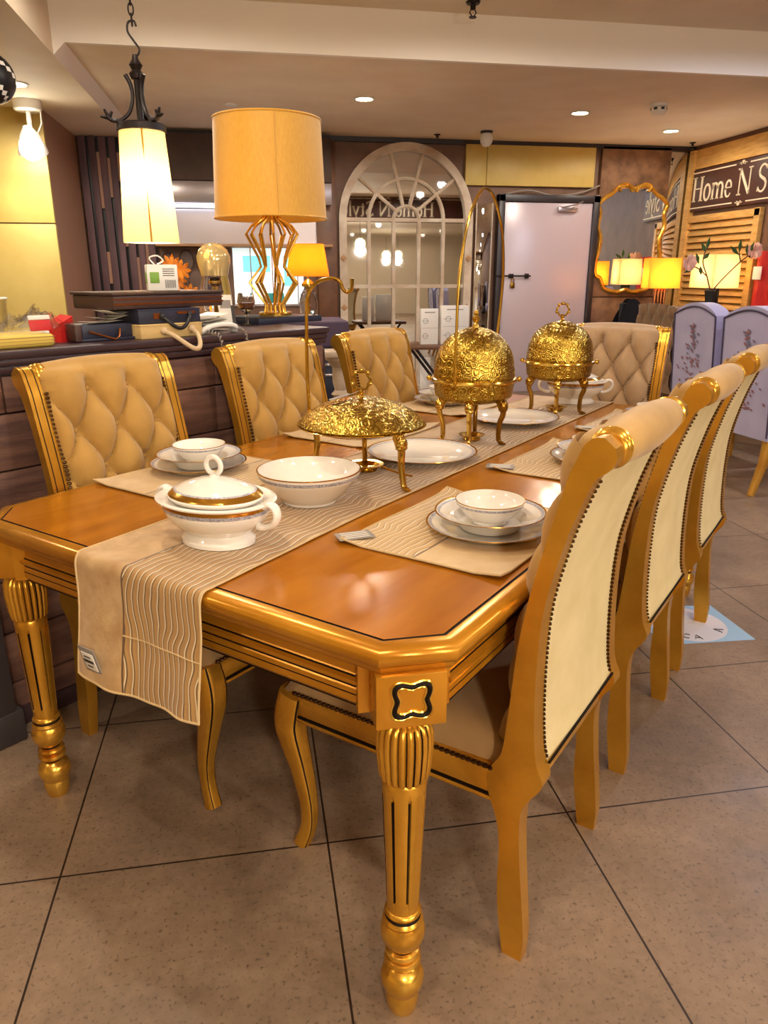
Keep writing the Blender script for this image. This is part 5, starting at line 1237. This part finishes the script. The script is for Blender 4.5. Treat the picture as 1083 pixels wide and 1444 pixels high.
s = thing('copper_bowl', 'copper bowl on a foot standing on the small dining table', 'bowl', (3.80, 4.82, 0.7575))
mb = MB(); mb.lathe([(0, 0), (0.08, 0), (0.08, 0.01), (0.025, 0.03), (0.025, 0.10), (0.06, 0.13), (0.13, 0.19), (0.15, 0.24), (0.145, 0.24), (0.12, 0.195), (0.0, 0.15)], 36); mb.obj('bowl', 'copper', s)
mb = MB(); mb.lathe([(0.145, 0.236), (0.155, 0.24), (0.145, 0.246), (0.14, 0.24), (0.145, 0.236)], 36); mb.obj('rim', 'gold_bright', s)
s = thing('office_chair', 'black padded chair back standing in front of the stone panel', 'chair', (3.42, 6.5, 0), R(-75))
mb = MB(); mb.grid(lambda u, v: (-0.05*math.sin(PI*u)-0.02*math.cos(PI*(v-0.5)), (-0.135+0.27*v)*(1-0.35*u**4)*(0.85+0.3*math.sin(PI*min(1, u+0.15))), 0.62+0.46*u-0.03*(2*v-1)**2*u), 16, 14)
mb.grid(lambda u, v: (0.05-0.02*math.sin(PI*u), (-0.135+0.27*v)*(1-0.35*u**4)*(0.85+0.3*math.sin(PI*min(1, u+0.15))), 0.62+0.46*u-0.03*(2*v-1)**2*u), 16, 14); mb.box((0.0, 0, 0.84), (0.04, 0.2, 0.40), 0.01); mb.obj('backrest', 'black_fabric', s)
mb = MB(); mb.box((0.22, 0, 0.47), (0.42, 0.44, 0.07), 0.03, 0, 3); mb.box((0.03, 0, 0.55), (0.03, 0.08, 0.18), 0.005); mb.obj('seat', 'black_fabric', s)
mb = MB(); mb.tube([(0.22, 0, 0.44), (0.22, 0, 0.08)], 0.025, 12)
for k in range(5): a = 2*PI*k/5; mb.tube([(0.22, 0, 0.10), (0.22+0.27*math.cos(a), 0.27*math.sin(a), 0.06)], [0.022, 0.014], 8); mb.sphere((0.22+0.27*math.cos(a), 0.27*math.sin(a), 0.03), 0.03, 10, 6)
mb.obj('pedestal', 'black_plastic', s)
s = thing('console_table', 'wooden console table carrying the two square lamps in the right corner', 'console', (4.35, 7.15, 0))
mb = MB(); mb.box((0, 0, 0.80), (0.90, 1.1, 0.04), 0.005); mb.obj('top', 'wood_brown', s)
mb = MB(); mb.box((0, 0, 0.70), (0.82, 1.0, 0.14), 0.004); mb.obj('apron', 'wood_brown', s)
for sx in (-0.4, 0.4):
    for sy in (-0.49, 0.49): mb = MB(); mb.tube([(sx, sy, 0.70), (sx, sy, 0)], [0.03, 0.02], 10, sq=4); mb.obj('leg', 'wood_brown', s)
def sqlamp(label, loc, rz, sx, sy, z0, z1, m, bm):
    s = thing('square_shade_lamp', label, 'table lamp', loc, rz)
    mb = MB()
    def ring(x, y, z): return [(-x, -y, z), (x, -y, z), (x, y, z), (-x, y, z)]
    vs = ring(sx, sy, z0)+ring(sx*0.96, sy*0.96, z1)+ring(sx-0.006, sy-0.006, z0)+ring(sx*0.96-0.006, sy*0.96-0.006, z1)
    fs = []
    for k in range(4): j = (k+1) % 4; fs += [(k, j, 4+j, 4+k), (8+k, 8+j, 12+j, 12+k), (k, j, 8+j, 8+k), (4+k, 4+j, 12+j, 12+k)]
    mb.add(vs, fs); mb.obj('shade', m, s)
    mb = MB(); mb.box((0, 0, 0.01), (0.14, 0.10, 0.02), 0.004)
    for k in range(4): mb.box(((k-1.5)*0.03, 0, (z0+0.05)/2), (0.020, 0.06, z0+0.03), 0.004)
    mb.obj('base', bm, s)
    mb = MB(); mb.tube([(0, 0, z0), (0, 0, z1-0.04)], 0.008, 8); mb.sphere((0, 0, (z0+z1)/2), 0.035, 12, 8); mb.obj('bulb', 'lamp_glow', s)
    for dx in (-0.06, 0.06): inner_light((loc[0]+dx, loc[1], loc[2]+(z0+z1)/2-0.02), 5, 'shade_lamp', (1, 0.88, 0.70))
    return s
sqlamp('lit lamp with yellow square shade and copper ribbed base, left of the flower branch', (4.06, 7.12, 0.821), R(-12), 0.155, 0.12, 0.335, 0.62, 'shade_lit_warm', 'copper')
sqlamp('lit lamp with cream square shade in the right corner below the shutters', (4.52, 6.93, 0.821), R(0), 0.14, 0.20, 0.34, 0.65, 'shade_lit_cream', 'bark')
s = thing('flower_branch', 'artificial pink magnolia branch in a dark bark vase between the square lamps', 'flowers', (4.30, 6.62, 0.821))
mb = MB(); mb.lathe([(0, 0), (0.05, 0), (0.055, 0.05), (0.035, 0.16), (0.04, 0.24), (0.05, 0.32), (0.03, 0.33), (0, 0.30)], 20, rfn=lambda r, z, a, i, j: r*(1+0.15*math.sin(a*3+z*20))); mb.obj('bark_vase', 'bark', s)
br = [[(0, 0, 0.30), (-0.06, 0, 0.45), (-0.12, 0, 0.58), (-0.10, 0, 0.70)], [(-0.06, 0, 0.45), (-0.16, 0, 0.52), (-0.26, 0, 0.55)], [(0, 0, 0.30), (0.10, 0, 0.42), (0.28, 0.02, 0.58), (0.40, 0.03, 0.66)], [(0.28, 0.02, 0.58), (0.24, 0.0, 0.66)]]
mb = MB()
for b in br: mb.tube(spline(b, 5), 0.006, 7)
mb.obj('branch', 'wood_brown', s)
def flower(mb, c, r, seed):
    rng = random.Random(seed)
    for k in range(9):
        a = 2*PI*k/9; d = Vector((math.cos(a), -0.5+rng.uniform(-.3, .3), math.sin(a))).normalized(); q = Vector(c)
        mb.tube([q, q+d*r*0.5, q+d*r*0.9, q+d*r], [0.006, r*0.36, r*0.28, 0.004], 8, flat=0.25)
mb = MB(); flower(mb, (-0.27, 0, 0.57), 0.08, 1); mb.obj('blossom', 'petal', s)
mb = MB(); flower(mb, (0.40, 0.02, 0.68), 0.085, 2); mb.obj('blossom', 'petal', s)
mb = MB()
for q, d in (((-0.1, 0, 0.68), (0.02, 0, 0.12)), ((-0.1, 0, 0.66), (-0.06, 0, 0.09)), ((-0.12, 0, 0.60), (0.06, 0, 0.06)), ((-0.2, 0, 0.53), (-0.1, 0, -0.05)), ((-0.14, 0, 0.54), (0.02, 0, -0.08)), ((-0.16, 0, 0.56), (-0.04, 0, 0.10)), ((0.24, 0, 0.64), (-0.10, 0, 0.08)), ((0.24, 0, 0.66), (0.0, 0, 0.12)), ((0.33, 0, 0.63), (-0.02, 0, 0.11)), ((0.34, 0, 0.64), (0.04, 0, 0.12))):
    q = Vector(q); d = Vector(d); mb = MB(); mb.tube([q, q+d*0.5, q+d], [0.003, 0.022, 0.001], 8, flat=0.2, up=(1, 0, 0.3)); mb.obj('leaf', 'leaf', s)

# floor sticker
c = Vector((1.60, 2.35, 0))
s = thing('floor_sticker', 'square pale blue and white floor sticker with dark letters beside the farthest right-hand chair', 'sticker', (0, 0, 0))
def quad(pts, z0, z1, mb, m=0): mb.prism(pts, z0, z1, m)
A4 = [(1.43, 2.21), (1.792, 2.191), (1.80, 2.49), (1.45, 2.53)]
mb = MB(); quad(A4, 0.0005, 0.0015, mb); mb.obj('sheet', 'sticker_blue', s)
mb = MB(); mb.lathe([(0, 0.0022), (0.145, 0.0022), (0.145, 0.0016)], 48, c=(1.612, 2.352, 0)); mb.obj('disc', 'sticker_white', s)
def disc_letter(mb, a, strokes, r=0.112, sc=0.034):
    a = R(a); o = Vector((1.612+r*math.cos(a), 2.352+r*math.sin(a))); ux = Vector((-math.sin(a), math.cos(a)))*-1; uy = Vector((math.cos(a), math.sin(a)))
    ux, uy = -ux*1, -uy
    for st in strokes: mb.tube([(*(o+ux*(x-.4)*sc+uy*(y-.5)*sc), 0.0028) for x, y in st], 0.0028, 5, flat=0.3, up=(0, 0, 1))
LC = [arcp(.45, .5, .38, .5, 50, 310, 10)]; LA = [[(0, 0), (.4, 1), (.8, 0)], [(.15, .35), (.65, .35)]]
for a_, st_ in ((238, LC), (258, LA), (320, LA)): mb = MB(); disc_letter(mb, a_, st_); mb.obj('letter', 'ink', s)

# ------------------------------------------------------------------ camera, world, view
cam = bpy.data.cameras.new('camera'); co = bpy.data.objects.new('camera', cam); COL.objects.link(co)
cam.sensor_fit = 'VERTICAL'; cam.sensor_height = 36.0; cam.lens = 1040.0/1444*36.0; cam.clip_start = 0.02
co.location = (0, 0, 1.30); co.rotation_euler = (R(90-17.95), 0, R(-10))
scene.camera = co
w = bpy.data.worlds.new('world'); scene.world = w; w.use_nodes = True
w.node_tree.nodes['Background'].inputs[0].default_value = (1, 0.86, 0.68, 1); w.node_tree.nodes['Background'].inputs[1].default_value = 0.15
scene.view_settings.view_transform = 'Standard'; scene.view_settings.look = 'None'
scene.view_settings.exposure = 0.05; scene.view_settings.gamma = 1.0; scene.view_settings.use_curve_mapping = False
